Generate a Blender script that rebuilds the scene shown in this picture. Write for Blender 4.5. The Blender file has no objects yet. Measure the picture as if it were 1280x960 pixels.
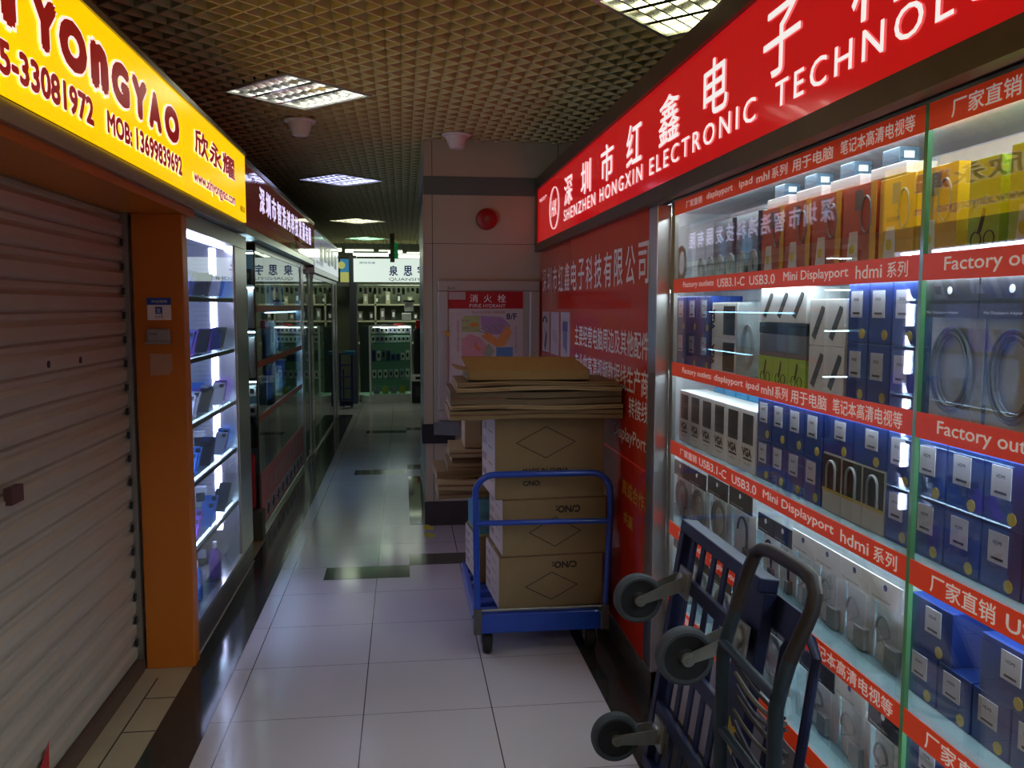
import bpy, math, random
from mathutils import Vector, Matrix
random.seed(7)
SC = bpy.context.scene
COL = SC.collection
PI = math.pi

# ------------------------------------------------------------------ camera
YAW, PITCH, ROLL, FPX, EYE = .12483, -.088909, .0015938, 1078.87, 1.576
fw = Vector((math.sin(YAW)*math.cos(PITCH), math.cos(YAW)*math.cos(PITCH), math.sin(PITCH)))
rt = Vector((math.cos(YAW), -math.sin(YAW), 0)); up = rt.cross(fw)
rt, up = math.cos(ROLL)*rt+math.sin(ROLL)*up, -math.sin(ROLL)*rt+math.cos(ROLL)*up
cd = bpy.data.cameras.new('camera'); cam = bpy.data.objects.new('camera', cd); COL.objects.link(cam)
cd.sensor_width = 36; cd.lens = FPX/1280*36; cd.clip_start = .05; cd.clip_end = 100
m = Matrix((rt, up, -fw)).transposed().to_4x4(); m.translation = (0, 0, EYE)
cam.matrix_world = m
SC.camera = cam

# ------------------------------------------------------------------ world, exposure
w = bpy.data.worlds.new('world'); SC.world = w; w.use_nodes = True
bg = w.node_tree.nodes['Background']
bg.inputs[0].default_value = (.74, .76, .80, 1); bg.inputs[1].default_value = .16
SC.view_settings.view_transform = 'Standard'; SC.view_settings.look = 'None'
SC.view_settings.exposure = 0; SC.view_settings.gamma = 1; SC.view_settings.use_curve_mapping = False
SC.cycles.use_denoising = True
SC.cycles.max_bounces = 8; SC.cycles.transparent_max_bounces = 24
SC.cycles.sample_clamp_indirect = 3
SC.cycles.caustics_reflective = False; SC.cycles.caustics_refractive = False

TUNE = dict(ceil_lamp=9.0, led=28.0, ledblue=34.0, sign=1.0)

def area(name, loc, size, power, color, rot=(0, 0, 0), sizey=None):
    l = bpy.data.lights.new(name, 'AREA'); l.energy = power; l.color = color; l.size = size
    if sizey: l.shape = 'RECTANGLE'; l.size_y = sizey
    o = bpy.data.objects.new(name, l); o.location = loc; o.rotation_euler = rot; COL.objects.link(o)
    return o

# ------------------------------------------------------------------ materials
MATS = {}
def mat(name, color=(.5, .5, .5), rough=.5, metal=0., emit=None, es=0., var=.12, scale=25., bump=0., trans=0., ior=1.45, coat=0.):
    if name in MATS: return MATS[name]
    M = bpy.data.materials.new(name); M.use_nodes = True; MATS[name] = M
    nt = M.node_tree; N = nt.nodes; L = nt.links; b = N['Principled BSDF']
    tc = N.new('ShaderNodeTexCoord'); nz = N.new('ShaderNodeTexNoise'); nz.inputs['Scale'].default_value = scale; nz.inputs['Detail'].default_value = 3
    L.new(tc.outputs['Object'], nz.inputs['Vector'])
    mx = N.new('ShaderNodeMix'); mx.data_type = 'RGBA'
    c = color
    mx.inputs[6].default_value = (*[x*(1-var) for x in c], 1); mx.inputs[7].default_value = (*[min(1, x*(1+var)) for x in c], 1)
    L.new(nz.outputs['Fac'], mx.inputs[0]); L.new(mx.outputs[2], b.inputs['Base Color'])
    b.inputs['Roughness'].default_value = rough; b.inputs['Metallic'].default_value = metal
    b.inputs['IOR'].default_value = ior
    if trans: b.inputs['Transmission Weight'].default_value = trans
    if coat: b.inputs['Coat Weight'].default_value = coat
    if emit: b.inputs['Emission Color'].default_value = (*emit, 1); b.inputs['Emission Strength'].default_value = es
    if bump:
        bp = N.new('ShaderNodeBump'); bp.inputs['Strength'].default_value = bump; bp.inputs['Distance'].default_value = .01
        L.new(nz.outputs['Fac'], bp.inputs['Height']); L.new(bp.outputs[0], b.inputs['Normal'])
    return M

def glass(name, tint=(.95, 1, .97), ior=1.5, rough=.0, dens=1., bump=0.):
    """a clear sheet: what is behind shows through, with a mirror reflection by Fresnel"""
    if name in MATS: return MATS[name]
    M = bpy.data.materials.new(name); M.use_nodes = True; MATS[name] = M
    nt = M.node_tree; N = nt.nodes; L = nt.links; N.remove(N['Principled BSDF']); out = N['Material Output']
    t = N.new('ShaderNodeBsdfTransparent'); t.inputs[0].default_value = (*[x*dens for x in tint], 1)
    g = N.new('ShaderNodeBsdfGlossy'); g.inputs['Roughness'].default_value = rough
    f = N.new('ShaderNodeFresnel')
    ge = N.new('ShaderNodeNewGeometry'); mr = N.new('ShaderNodeMapRange'); mr.inputs[3].default_value = ior; mr.inputs[4].default_value = 1/ior
    L.new(ge.outputs['Backfacing'], mr.inputs[0]); L.new(mr.outputs[0], f.inputs[0])      # a thin pane: the same Fresnel from both sides
    nz = N.new('ShaderNodeTexNoise'); nz.inputs['Scale'].default_value = 30 if bump else 2.5
    tc = N.new('ShaderNodeTexCoord'); L.new(tc.outputs['Object'], nz.inputs['Vector'])
    bp = N.new('ShaderNodeBump'); bp.inputs['Strength'].default_value = bump or .004; bp.inputs['Distance'].default_value = .02
    L.new(nz.outputs['Fac'], bp.inputs['Height']); L.new(bp.outputs[0], g.inputs['Normal'])
    if bump: L.new(bp.outputs[0], f.inputs['Normal'])
    mx = N.new('ShaderNodeMixShader'); L.new(f.outputs[0], mx.inputs[0]); L.new(t.outputs[0], mx.inputs[1]); L.new(g.outputs[0], mx.inputs[2])
    L.new(mx.outputs[0], out.inputs[0])
    return M

M_steel = mat('brushed steel', (.66, .65, .64), .28, 1, var=.1, scale=12)
M_steeld = mat('dull steel', (.34, .33, .31), .38, .9, var=.15, scale=10)
M_frame = mat('dark bronze frame', (.125, .105, .075), .35, .7, var=.2, scale=8)
M_red = mat('red band film', (.76, .075, .022), .35, emit=(.9, .06, .01), es=.16, var=.08)  # glow stands in for the leds shining through the bands
M_white = mat('white print', (.88, .88, .86), .5)
M_black = mat('black plastic', (.015, .015, .018), .4)
M_whiteL = mat('backlit white letter', (.9, .9, .9), .4, emit=(1, 1, 1), es=.75)
M_redsign = mat('backlit red acrylic', (.55, .008, .012), .12, emit=(.9, .008, .012), es=.40, var=.05, coat=.3)
M_redsignd = mat('maroon acrylic', (.26, .006, .012), .06, emit=(.5, .01, .02), es=.12, coat=1)
M_yel = mat('backlit yellow acrylic', (.85, .5, .0), .25, emit=(1, .58, 0), es=1.05, var=.04)
M_redlet = mat('dark red letter', (.35, .01, .01), .3, emit=(.5, .01, .01), es=.35)
M_pinkhalo = mat('letter outline', (.9, .8, .8), .3, emit=(1, .9, .85), es=.9)
M_orange = mat('orange laminate', (.55, .15, .015), .30, var=.06, scale=3)
M_card = mat('corrugated cardboard', (.235, .165, .082), .75, var=.10, scale=14, bump=.08)
M_cardL = mat('light cardboard', (.34, .25, .14), .75, var=.10, scale=14, bump=.08)
M_cardS = mat('pale carton side', (.50, .42, .36), .65, var=.10, scale=14)
M_ink = mat('black ink', (.03, .022, .018), .7)
M_inkbr = mat('brown ink', (.16, .07, .04), .7)
M_cyan = mat('blue carton wrap', (.10, .30, .42), .5, var=.15)
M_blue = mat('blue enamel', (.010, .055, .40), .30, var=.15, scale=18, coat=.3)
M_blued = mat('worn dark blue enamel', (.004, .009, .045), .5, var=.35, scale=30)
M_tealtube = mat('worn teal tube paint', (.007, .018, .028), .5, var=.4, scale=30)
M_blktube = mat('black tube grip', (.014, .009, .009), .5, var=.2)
M_rubber = mat('grey rubber tyre', (.045, .055, .063), .7, var=.2)
M_rubberd = mat('dark wheel hub', (.014, .016, .018), .6)
M_zinc = mat('zinc bracket', (.27, .28, .26), .45, .6, var=.2)
M_bluebox = mat('blue product carton', (.014, .04, .23), .35, var=.12, coat=.2)
M_label = mat('white product label', (.62, .63, .72), .5)
M_badge = mat('yellow badge', (.55, .42, .06), .5)
M_whitebox = mat('white product carton', (.90, .92, .90), .4)
M_greybox = mat('grey product carton', (.20, .19, .19), .5)
M_green = mat('lime product carton', (.42, .62, .05), .4)
M_redbox = mat('orange red product carton', (.50, .10, .03), .35, var=.2)
M_yelbox = mat('amber product carton', (.75, .42, .02), .4)
M_panel = mat('white shelf panel', (.82, .86, .90), .4)
M_bag = glass('clear bag', (.93, .96, .97), 1.25, .12, .97, bump=.3)
M_pane = glass('showcase glass', (.97, 1, .98), 1.8)
M_panem = glass('tinted shop glass', (.74, .82, .80), 2.1)
M_edge = mat('green glass edge', (.12, .34, .16), .15, emit=(.1, .5, .2), es=.03)
M_shelf = glass('glass shelf', (.85, 1, .95), 1.5)
M_led = mat('white led strip', (1, 1, 1), .5, emit=(.80, .90, 1), es=TUNE['led'])
M_ledb = mat('blue white led strip', (1, 1, 1), .5, emit=(.58, .58, 1), es=TUNE['ledblue'])
M_ledadd = mat('added shelf led', (1, 1, 1), .5, emit=(.58, .60, 1), es=17)  # for the strips added under the shelves to brighten the case
M_cable = mat('grey cable', (.30, .31, .31), .5)
M_cablew = mat('white cable', (.60, .63, .64), .45)
M_cableb = mat('black cable', (.03, .03, .035), .45)
M_wall = mat('beige column tile', (.50, .475, .34), .32, var=.05, scale=4)
M_green_b = mat('grey green wall band', (.12, .165, .14), .4)
M_dark = mat('dark interior', (.05, .055, .06), .6)
M_skirt = mat('dark granite skirting', (.06, .055, .055), .25)
M_pearl = mat('cabinet aluminium', (.47, .45, .40), .35, .35, var=.05)
M_grey = mat('grey plastic', (.35, .35, .34), .5)
M_redplas = mat('red plastic', (.5, .02, .02), .35)
M_chrome = mat('mirror louver', (.90, .91, .88), .14, 1, var=.03)
M_ceil = mat('beige ceiling grid', (.62, .57, .29), .55, var=.05, scale=3)
M_void = mat('dark ceiling void', (.030, .024, .016), .9)
M_redpanel = mat('red vinyl on glass', (.62, .035, .015), .10, var=.04, scale=3, coat=.25)
M_lilac = mat('pale case', (.55, .55, .75), .4)

# ------------------------------------------------------------------ mesh builder
GL = {}
def glyphs(s, sp=1.):
    k = (s, sp)
    if k in GL: return GL[k]
    c = bpy.data.curves.new('lettering', 'FONT'); c.body = s; c.resolution_u = 3; c.space_character = sp
    o = bpy.data.objects.new('lettering', c); COL.objects.link(o)
    dg = bpy.context.evaluated_depsgraph_get()
    me = bpy.data.meshes.new_from_object(o.evaluated_get(dg))
    vs = [(v.co.x, v.co.y) for v in me.vertices]; fs = [tuple(p.vertices) for p in me.polygons]
    bpy.data.objects.remove(o); bpy.data.curves.remove(c); bpy.data.meshes.remove(me)
    GL[k] = (vs, fs); return GL[k]

class MB:
    def __init__(s): s.v = []; s.f = []; s.seg = []
    def add(s, vs, fs):
        n = len(s.v); s.v += [Vector(v) for v in vs]; s.f += [tuple(i+n for i in f) for f in fs]; return s
    def box(s, a, b, T=None, bev=0.):
        x0, x1 = sorted((a[0], b[0])); y0, y1 = sorted((a[1], b[1])); z0, z1 = sorted((a[2], b[2]))
        vs = [(x, y, z) for z in (z0, z1) for y in (y0, y1) for x in (x0, x1)]
        if T: vs = [T @ Vector(v) for v in vs]
        return s.add(vs, [(0, 2, 3, 1), (4, 5, 7, 6), (0, 1, 5, 4), (2, 6, 7, 3), (0, 4, 6, 2), (1, 3, 7, 5)])
    def frame(s, o, u, v, w, h, t, d):
        """rectangular frame in the plane (u, v) at corner o, border t, thickness d along u x v"""
        o, u, v = Vector(o), Vector(u), Vector(v); n = u.cross(v)
        def bx(a, b, c, e):
            vs = [o+u*x+v*y+n*z for z in (0, d) for y in (c, e) for x in (a, b)]
            s.add(vs, [(0, 2, 3, 1), (4, 5, 7, 6), (0, 1, 5, 4), (2, 6, 7, 3), (0, 4, 6, 2), (1, 3, 7, 5)])
        bx(0, w, 0, t); bx(0, w, h-t, h); bx(0, t, t, h-t); bx(w-t, w, t, h-t)
        return s
    def slab(s, o, u, v, w, h, d=.001):
        """thin block, corner o, spanned by u*w and v*h, thickness d towards u x v"""
        o, u, v = Vector(o), Vector(u), Vector(v); n = u.cross(v)
        vs = [o+u*x+v*y+n*z for z in (0, d) for y in (0, h) for x in (0, w)]
        return s.add(vs, [(0, 2, 3, 1), (4, 5, 7, 6), (0, 1, 5, 4), (2, 6, 7, 3), (0, 4, 6, 2), (1, 3, 7, 5)])
    def cyl(s, a, b, r, r2=None, n=16, caps=True):
        a, b = Vector(a), Vector(b); r2 = r if r2 is None else r2
        d = (b-a).normalized(); p = d.orthogonal().normalized(); q = d.cross(p)
        vs = [a+(p*math.cos(2*PI*i/n)+q*math.sin(2*PI*i/n))*r for i in range(n)] + [b+(p*math.cos(2*PI*i/n)+q*math.sin(2*PI*i/n))*r2 for i in range(n)]
        fs = [(i, (i+1) % n, n+(i+1) % n, n+i) for i in range(n)]
        if caps: fs += [tuple(reversed(range(n))), tuple(range(n, 2*n))]
        return s.add(vs, fs)
    def tube(s, pts, r, n=8, closed=False):
        P = [Vector(p) for p in pts]; k = len(P); rings = []; q = None
        for i, p in enumerate(P):
            if closed: d = P[(i+1) % k]-P[i-1]
            else: d = P[min(i+1, k-1)]-P[max(i-1, 0)]
            d.normalize()
            if q is None: q = d.orthogonal().normalized()
            else:
                q = q-d*q.dot(d); q.normalize()
            e = d.cross(q); rings.append([p+(q*math.cos(2*PI*j/n)+e*math.sin(2*PI*j/n))*r for j in range(n)])
        vs = [v for R in rings for v in R]; fs = []
        for i in range(k if closed else k-1):
            a, b = i*n, ((i+1) % k)*n
            fs += [(a+j, a+(j+1) % n, b+(j+1) % n, b+j) for j in range(n)]
        if not closed: fs += [tuple(reversed(range(n))), tuple((k-1)*n+j for j in range(n))]
        return s.add(vs, fs)
    def lathe(s, o, ax, prof, n=24, caps=True):
        """prof: list of (radius, distance along ax)"""
        o = Vector(o); d = Vector(ax).normalized(); p = d.orthogonal().normalized(); q = d.cross(p); vs = []
        for r, t in prof: vs += [o+d*t+(p*math.cos(2*PI*i/n)+q*math.sin(2*PI*i/n))*r for i in range(n)]
        fs = [(k*n+i, k*n+(i+1) % n, (k+1)*n+(i+1) % n, (k+1)*n+i) for k in range(len(prof)-1) for i in range(n)]
        if caps: fs += [tuple(reversed(range(n))), tuple((len(prof)-1)*n+i for i in range(n))]
        return s.add(vs, fs)
    def poly(s, o, u, v, pts, d=.001):
        """flat outline pts in the plane (u, v) with thickness d towards u x v"""
        o, u, v = Vector(o), Vector(u), Vector(v); n = u.cross(v); k = len(pts)
        vs = [o+u*x+v*y for x, y in pts] + [o+u*x+v*y+n*d for x, y in pts]
        return s.add(vs, [tuple(reversed(range(k))), tuple(range(k, 2*k))] + [(i, (i+1) % k, k+(i+1) % k, k+i) for i in range(k)])
    def text(s, t, o, u, v, w, h, bold=.0, off=.0012, ref=None, sp=1.):
        """lettering whose bounding box has its lower left corner at o and is w wide, h high, lying off above the plane"""
        vs, fs = glyphs(t, sp)
        if not vs: return s
        rb = (bold if ref is None else ref)*.55; b = bold*.55
        s.seg.append((len(s.v), len(s.f)))
        x0 = min(p[0] for p in vs)-rb; x1 = max(p[0] for p in vs)+rb; y0 = min(p[1] for p in vs)-rb; y1 = max(p[1] for p in vs)+rb
        o, u, v = Vector(o), Vector(u), Vector(v); n = u.cross(v)
        sx = w/(x1-x0); sy = h/(y1-y0)
        sh = [(0, 0)] if b < .003 else [(b, 0), (-b, 0), (0, b), (0, -b)] if b < .012 else [(b*math.cos(k*PI/4), b*math.sin(k*PI/4)) for k in range(8)]
        for k, (dx, dy) in enumerate(sh):
            s.add([o+n*(off+k*.00002)+u*(x+dx-x0)*sx+v*(y+dy-y0)*sy for x, y in vs], fs)
        return s

def mk(name, mb, m, smooth=False, off=None):
    me = bpy.data.meshes.new(name)
    vs = mb.v if off is None else [p-off for p in mb.v]
    me.from_pydata([tuple(p) for p in vs], [], mb.f)
    for x in (m if isinstance(m, (list, tuple)) else [m]): me.materials.append(x)
    if smooth:
        me.polygons.foreach_set('use_smooth', [True]*len(me.polygons))
        me.set_sharp_from_angle(angle=.6)
    me.update()
    o = bpy.data.objects.new(name, me); COL.objects.link(o); return o
def root_off(p):
    v = Vector((0, 0, 0))
    while p: v = v+p.location; p = p.parent
    return v
def part(name, mb, m, parent, smooth=False, bevel=0., label=None):
    """part drawn in world coordinates, hung under an unrotated parent; each run of lettering becomes a part of its own"""
    if len(mb.seg) > 1 and not label:
        cuts = sorted(set([(0, 0)]+mb.seg+[(len(mb.v), len(mb.f))])); o = None
        for (a, fa), (b, fb) in zip(cuts, cuts[1:]):
            if b == a: continue
            q = MB(); q.v = mb.v[a:b]; q.f = [tuple(i-a for i in f) for f in mb.f[fa:fb]]
            o = part(name, q, m, parent, smooth, bevel)
        return o
    o = mk(name, mb, m, smooth, root_off(parent)); o.parent = parent
    if bevel: bev(o, bevel)
    if label: o['label'] = label
    return o
def lpart(name, mb, m, parent, smooth=False, bevel=0.):
    """part drawn in the parent's own coordinates"""
    o = mk(name, mb, m, smooth); o.parent = parent
    if bevel: bev(o, bevel)
    return o
def bev(o, w, seg=2):
    b = o.modifiers.new('bevel', 'BEVEL'); b.width = w; b.segments = seg; b.limit_method = 'ANGLE'
def thing(name, label, cat, loc=(0, 0, 0), group=None, rotz=0):
    o = bpy.data.objects.new(name, None); COL.objects.link(o); o.location = loc; o.rotation_euler = (0, 0, rotz)
    o.empty_display_size = .05
    o['label'] = label; o['category'] = cat
    if group: o['group'] = group
    return o
def single(name, mb, m, label, cat, group=None, smooth=False, bevel=0.):
    """a thing that is one mesh, origin at its base"""
    xs = [p.x for p in mb.v]; ys = [p.y for p in mb.v]; zs = [p.z for p in mb.v]
    c = Vector(((min(xs)+max(xs))/2, (min(ys)+max(ys))/2, min(zs)))
    o = mk(name, mb, m, smooth, c); o.location = c; o['label'] = label; o['category'] = cat
    if group: o['group'] = group
    if bevel: bev(o, bevel)
    return o
def struct(name, mb, m, smooth=False):
    o = mk(name, mb, m, smooth); o['kind'] = 'structure'; return o
def dup(o, loc, label, group=None, rotz=None):
    """a copy of a thing with copies of its parts and their sub-parts"""
    c = o.copy(); COL.objects.link(c); c.location = loc; c['label'] = label
    if group: c['group'] = group
    if rotz is not None: c.rotation_euler = (0, 0, rotz)
    for a in list(o.children):
        x = a.copy(); COL.objects.link(x); x.parent = c
        for b in list(a.children):
            y = b.copy(); COL.objects.link(y); y.parent = x
    return c
X, Y, Z = Vector((1, 0, 0)), Vector((0, 1, 0)), Vector((0, 0, 1))
ORD = ['first', 'second', 'third', 'fourth', 'fifth', 'sixth', 'seventh', 'eighth', 'ninth', 'tenth', 'eleventh', 'twelfth', 'thirteenth', 'fourteenth', 'fifteenth', 'sixteenth', 'seventeenth', 'eighteenth', 'nineteenth', 'twentieth']

# ================================================================== the setting
TX, TY, TW, TD = -.6685, 3.267, .5, .487
def tile_mat():
    M = bpy.data.materials.new('polished floor tile'); M.use_nodes = True
    nt = M.node_tree; N = nt.nodes; L = nt.links; b = N['Principled BSDF']
    tc = N.new('ShaderNodeTexCoord'); sp = N.new('ShaderNodeSeparateXYZ'); L.new(tc.outputs['Object'], sp.inputs[0])
    def line(sock, off, step, half):
        a = N.new('ShaderNodeMath'); a.operation = 'SUBTRACT'; L.new(sock, a.inputs[0]); a.inputs[1].default_value = off-step*200
        d = N.new('ShaderNodeMath'); d.operation = 'PINGPONG'; L.new(a.outputs[0], d.inputs[0]); d.inputs[1].default_value = step/2
        c = N.new('ShaderNodeMath'); c.operation = 'LESS_THAN'; L.new(d.outputs[0], c.inputs[0]); c.inputs[1].default_value = half
        return c.outputs[0]
    mx = N.new('ShaderNodeMath'); mx.operation = 'MAXIMUM'
    L.new(line(sp.outputs[0], TX, TW, .0022), mx.inputs[0]); L.new(line(sp.outputs[1], TY, TD, .0014), mx.inputs[1])
    nz = N.new('ShaderNodeTexNoise'); nz.inputs['Scale'].default_value = 1.6; nz.inputs['Detail'].default_value = 5; L.new(tc.outputs['Object'], nz.inputs['Vector'])
    cr = N.new('ShaderNodeMix'); cr.data_type = 'RGBA'; cr.inputs[6].default_value = (.50, .47, .50, 1); cr.inputs[7].default_value = (.58, .55, .58, 1)
    L.new(nz.outputs['Fac'], cr.inputs[0])
    c2 = N.new('ShaderNodeMix'); c2.data_type = 'RGBA'; c2.inputs[7].default_value = (.07, .055, .06, 1)
    L.new(mx.outputs[0], c2.inputs[0]); L.new(cr.outputs[2], c2.inputs[6]); L.new(c2.outputs[2], b.inputs['Base Color'])
    rr = N.new('ShaderNodeMapRange'); rr.inputs[3].default_value = .07; rr.inputs[4].default_value = .22; L.new(nz.outputs['Fac'], rr.inputs[0]); L.new(rr.outputs[0], b.inputs['Roughness'])
    return M
struct('floor', MB().box((-3, -2.5, -.1), (3.2, 19, 0)), tile_mat())
M_dtile = mat('dark floor tile', (.035, .038, .036), .12, var=.25, scale=6)
M_cream = mat('cream step tile', (.42, .36, .24), .35, var=.2, scale=6)
M_pale = mat('pale inlay tile', (.45, .43, .38), .2, var=.1)
struct('trim_1', MB().box((-.93, -2.5, 0), (-.745, 12.75, .0015)).box((-1.25, 5.42, 0), (-.93, 12.75, .0015)), M_dtile)
struct('trim_2', MB().box((.79, -2.5, 0), (1.05, 6.17, .0015)), M_dtile)
d = MB()
for y in (4.97, 8.13, 10.83):
    d.box((-.475, y, 0), (.022, y+.235, .001)); d.box((.022, y+.235, 0), (.79, y+.47, .001))
struct('trim_3', d, M_dtile)
struct('trim_4', MB().box((.03, 6.2, 0), (.15, 8.0, .0015)), mat('black polished inlay', (.012, .014, .013), .06))
# cream step tiles before the shutter and before the second shop
mb = MB().box((-1.16, -2.5, 0), (-.93, 3.97, .004)).box((-1.3, 5.42, 0), (-.945, 5.98, .004))
struct('trim_5', mb, M_cream)
mb = MB()
for a in (2.35, 2.62, 2.87, 3.22, 3.5): mb.box((-1.05, a, .004), (-.93, a+.006, .005))
mb.box((-1.053, -2, .004), (-1.047, 3.7, .005))
struct('trim_6', mb, M_skirt)

# ceiling: egg-crate grid turned 45 degrees, four square openings for the lamps
LAMPS = [(-.56, 1.62), (1.12, 3.30), (-.56, 4.91), (-.555, 8.15), (-.62, 11.95), (-.62, 15.0), (1.12, -.05), (-.56, -1.66)]
S2 = math.sqrt(2)
def ceiling():
    mb = MB(); p = .0965; x0, x1, y0, y1 = -1.75, 1.75, -2.4, 16.2; t = .0045; zb, zt = 2.73, 2.772
    hs = [((x+y)/S2, (y-x)/S2) for x, y in LAMPS]; H = .288
    for fam in (0, 1):
        lo, hi = -13.5, 13.5
        k = int(lo/p)
        while k*p < hi:
            c = k*p; k += 1
            # family 0: line a = c (a=(x+y)/S2), runs along b ; family 1: line b = c, runs along a
            # x=(a-b)/S2, y=(a+b)/S2
            if fam == 0: r0 = max(c-x1*S2, y0*S2-c); r1 = min(c-x0*S2, y1*S2-c)
            else: r0 = max(x0*S2+c, y0*S2-c); r1 = min(x1*S2+c, y1*S2-c)
            if r1-r0 < .02: continue
            segs = [(r0, r1)]
            for ha, hb in hs:
                u, v = (ha, hb) if fam == 0 else (hb, ha)
                if abs(c-u) < H:
                    ns = []
                    for a, b in segs:
                        if v+H <= a or v-H >= b: ns.append((a, b)); continue
                        if v-H > a: ns.append((a, v-H))
                        if v+H < b: ns.append((v+H, b))
                    segs = ns
            for a, b in segs:
                q = [(c-t, a), (c+t, a), (c+t, b), (c-t, b)] if fam == 0 else [(a, c-t), (b, c-t), (b, c+t), (a, c+t)]
                P = [((m-n)/S2, (m+n)/S2) for m, n in q]
                mb.add([(*s, zb) for s in P]+[(*s, zt) for s in P], [(3, 2, 1, 0), (4, 5, 6, 7), (0, 1, 5, 4), (1, 2, 6, 5), (2, 3, 7, 6), (3, 0, 4, 7)])
    return mb
struct('ceiling', ceiling(), M_ceil)
struct('ceiling', MB().box((-3, -2.5, 2.86), (3.2, 19.2, 2.95)), M_void)

# walls that close the place behind the shop fronts
struct('wall_left', MB().box((-2.2, -2.5, 0), (-2.1, 13.2, 2.86)), M_dark)
struct('wall_right', MB().box((1.75, -2.5, 0), (1.85, 19, 2.86)), M_dark)
struct('wall_back', MB().box((-3, 17.8, 0), (3.2, 17.9, 2.86)), mat('far wall', (.25, .27, .2), .6))

# column
struct('wall_column', MB().box((.15, 6.17, 0), (1.75, 8.0, 2.86)), M_wall)
mb = MB()
for xx in (.205, 1.10): mb.box((xx, 6.1685, 0), (xx+.004, 6.17, 2.73))
for zz in (2.02,): mb.box((.15, 6.1685, zz), (.97, 6.17, zz+.003))
mb.box((.1495, 6.6, 0), (.15, 6.604, 2.73))
struct('trim_7', mb, M_skirt)
struct('trim_8', MB().box((.146, 6.164, 2.36), (1.75, 8.0, 2.488)), M_green_b)
struct('baseboard_column', MB().box((.14, 6.155, 0), (1.0, 8.01, .175)), M_skirt)
struct('trim_9', MB().box((.128, 6.15, .60), (.205, 6.6, .74)), M_black)
struct('trim_10', MB().box((.205, 6.150, .60), (.36, 6.17, .66)), M_black)
single('tape_strip', MB().poly((0, 6.148, 0), X, Z, [(.21, .665), (.43, .65), (.40, .70), (.385, .76), (.21, .755)], .002), mat('grey blue tape', (.18, .22, .23), .6),
       'torn grey blue tape wrapped low around the beige column', 'tape')
# steel edge trims of the column
struct('trim_11', MB().box((.141, 6.161, .74), (.152, 6.18, 2.36)), M_wall)

# ================================================================== ceiling lamps
def ceiling_lamp(x, y, label, ecol, es, lightp, lcol, group='square recessed ceiling lamps'):
    t = thing('ceiling_lamp', label, 'ceiling lamp', (x, y, 2.73), group, PI/4)
    h = .28
    lpart('lamp_frame', MB().frame((-h-.004, -h-.004, -.006), X, Y, 2*h+.008, 2*h+.008, .018, .01), mat('lamp frame', (.55, .55, .5), .3, .6), t)
    mb = MB().box((-h, -h, .09), (h, h, .1))
    for a, b in (((-h, -h), (-h+.004, h)), ((h-.004, -h), (h, h)), ((-h, -h), (h, -h+.004)), ((-h, h-.004), (h, h))): mb.box((*a, 0), (*b, .09))
    lpart('housing', mb, M_chrome, t)
    lv = MB(); n1, n2 = 3, 8
    for i in range(1, n1): 
        c = -h+2*h*i/n1
        lv.add([(c-.015, -h, .0), (c+.015, -h, .0), (c, -h, .055), (c-.015, h, .0), (c+.015, h, .0), (c, h, .055)], [(0, 2, 1), (3, 4, 5), (0, 1, 4, 3), (1, 2, 5, 4), (2, 0, 3, 5)])
    for j in range(1, n2):
        c = -h+2*h*j/n2
        lv.add([(-h, c-.004, 0), (-h, c+.004, 0), (-h, c, .05), (h, c-.004, 0), (h, c+.004, 0), (h, c, .05)], [(0, 1, 2), (3, 5, 4), (0, 3, 4, 1), (1, 4, 5, 2), (2, 5, 3, 0)])
    lpart('louver', lv, M_chrome, t)
    for i in range(n1):
        c = -h+2*h*(i+.5)/n1
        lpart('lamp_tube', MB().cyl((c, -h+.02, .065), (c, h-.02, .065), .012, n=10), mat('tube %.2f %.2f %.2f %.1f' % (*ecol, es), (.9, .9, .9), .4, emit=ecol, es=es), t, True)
    if lightp:
        a = area('lamp_light', (x, y, 2.812), .5, lightp*1.5, lcol, (0, 0, PI/4))
    return t
G = 'square recessed ceiling lamps'
ceiling_lamp(*LAMPS[0], 'louvered square lamp in the ceiling above the metal shutter', (1, .85, .6), 8, 9, (1, .92, .82))
ceiling_lamp(*LAMPS[1], 'bright yellow-green louvered square lamp above the big red shop sign', (1, 1, .6), 26, 0, (1, .95, .6))
ceiling_lamp(*LAMPS[2], 'louvered square lamp above the yellow sign with red and yellow reflections', (1, .97, .9), 9, 0, (1, .93, .80))
ceiling_lamp(*LAMPS[3], 'louvered square lamp, blue reflections painted into its tubes, beyond the two white ceiling speakers', (.5, .5, 1), 12, 0, (.72, .78, 1))  # blue tube colour stands in for reflected led light
ceiling_lamp(*LAMPS[4], 'louvered square lamp glowing yellow-white over the far end of the aisle', (1, .97, .65), 30, 0, (.85, 1, .82))
ceiling_lamp(*LAMPS[5], 'greenish louvered square lamp, the farthest one, just before the white sign', (.4, 1, .55), 10, 0, (.8, 1, .7))
ceiling_lamp(*LAMPS[6], 'louvered square lamp over the aisle behind the camera', (1, .85, .6), 8, 4, (1, .92, .82))
ceiling_lamp(*LAMPS[7], 'louvered square lamp, last one behind the camera', (1, .85, .6), 8, 9, (1, .92, .82))

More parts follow.
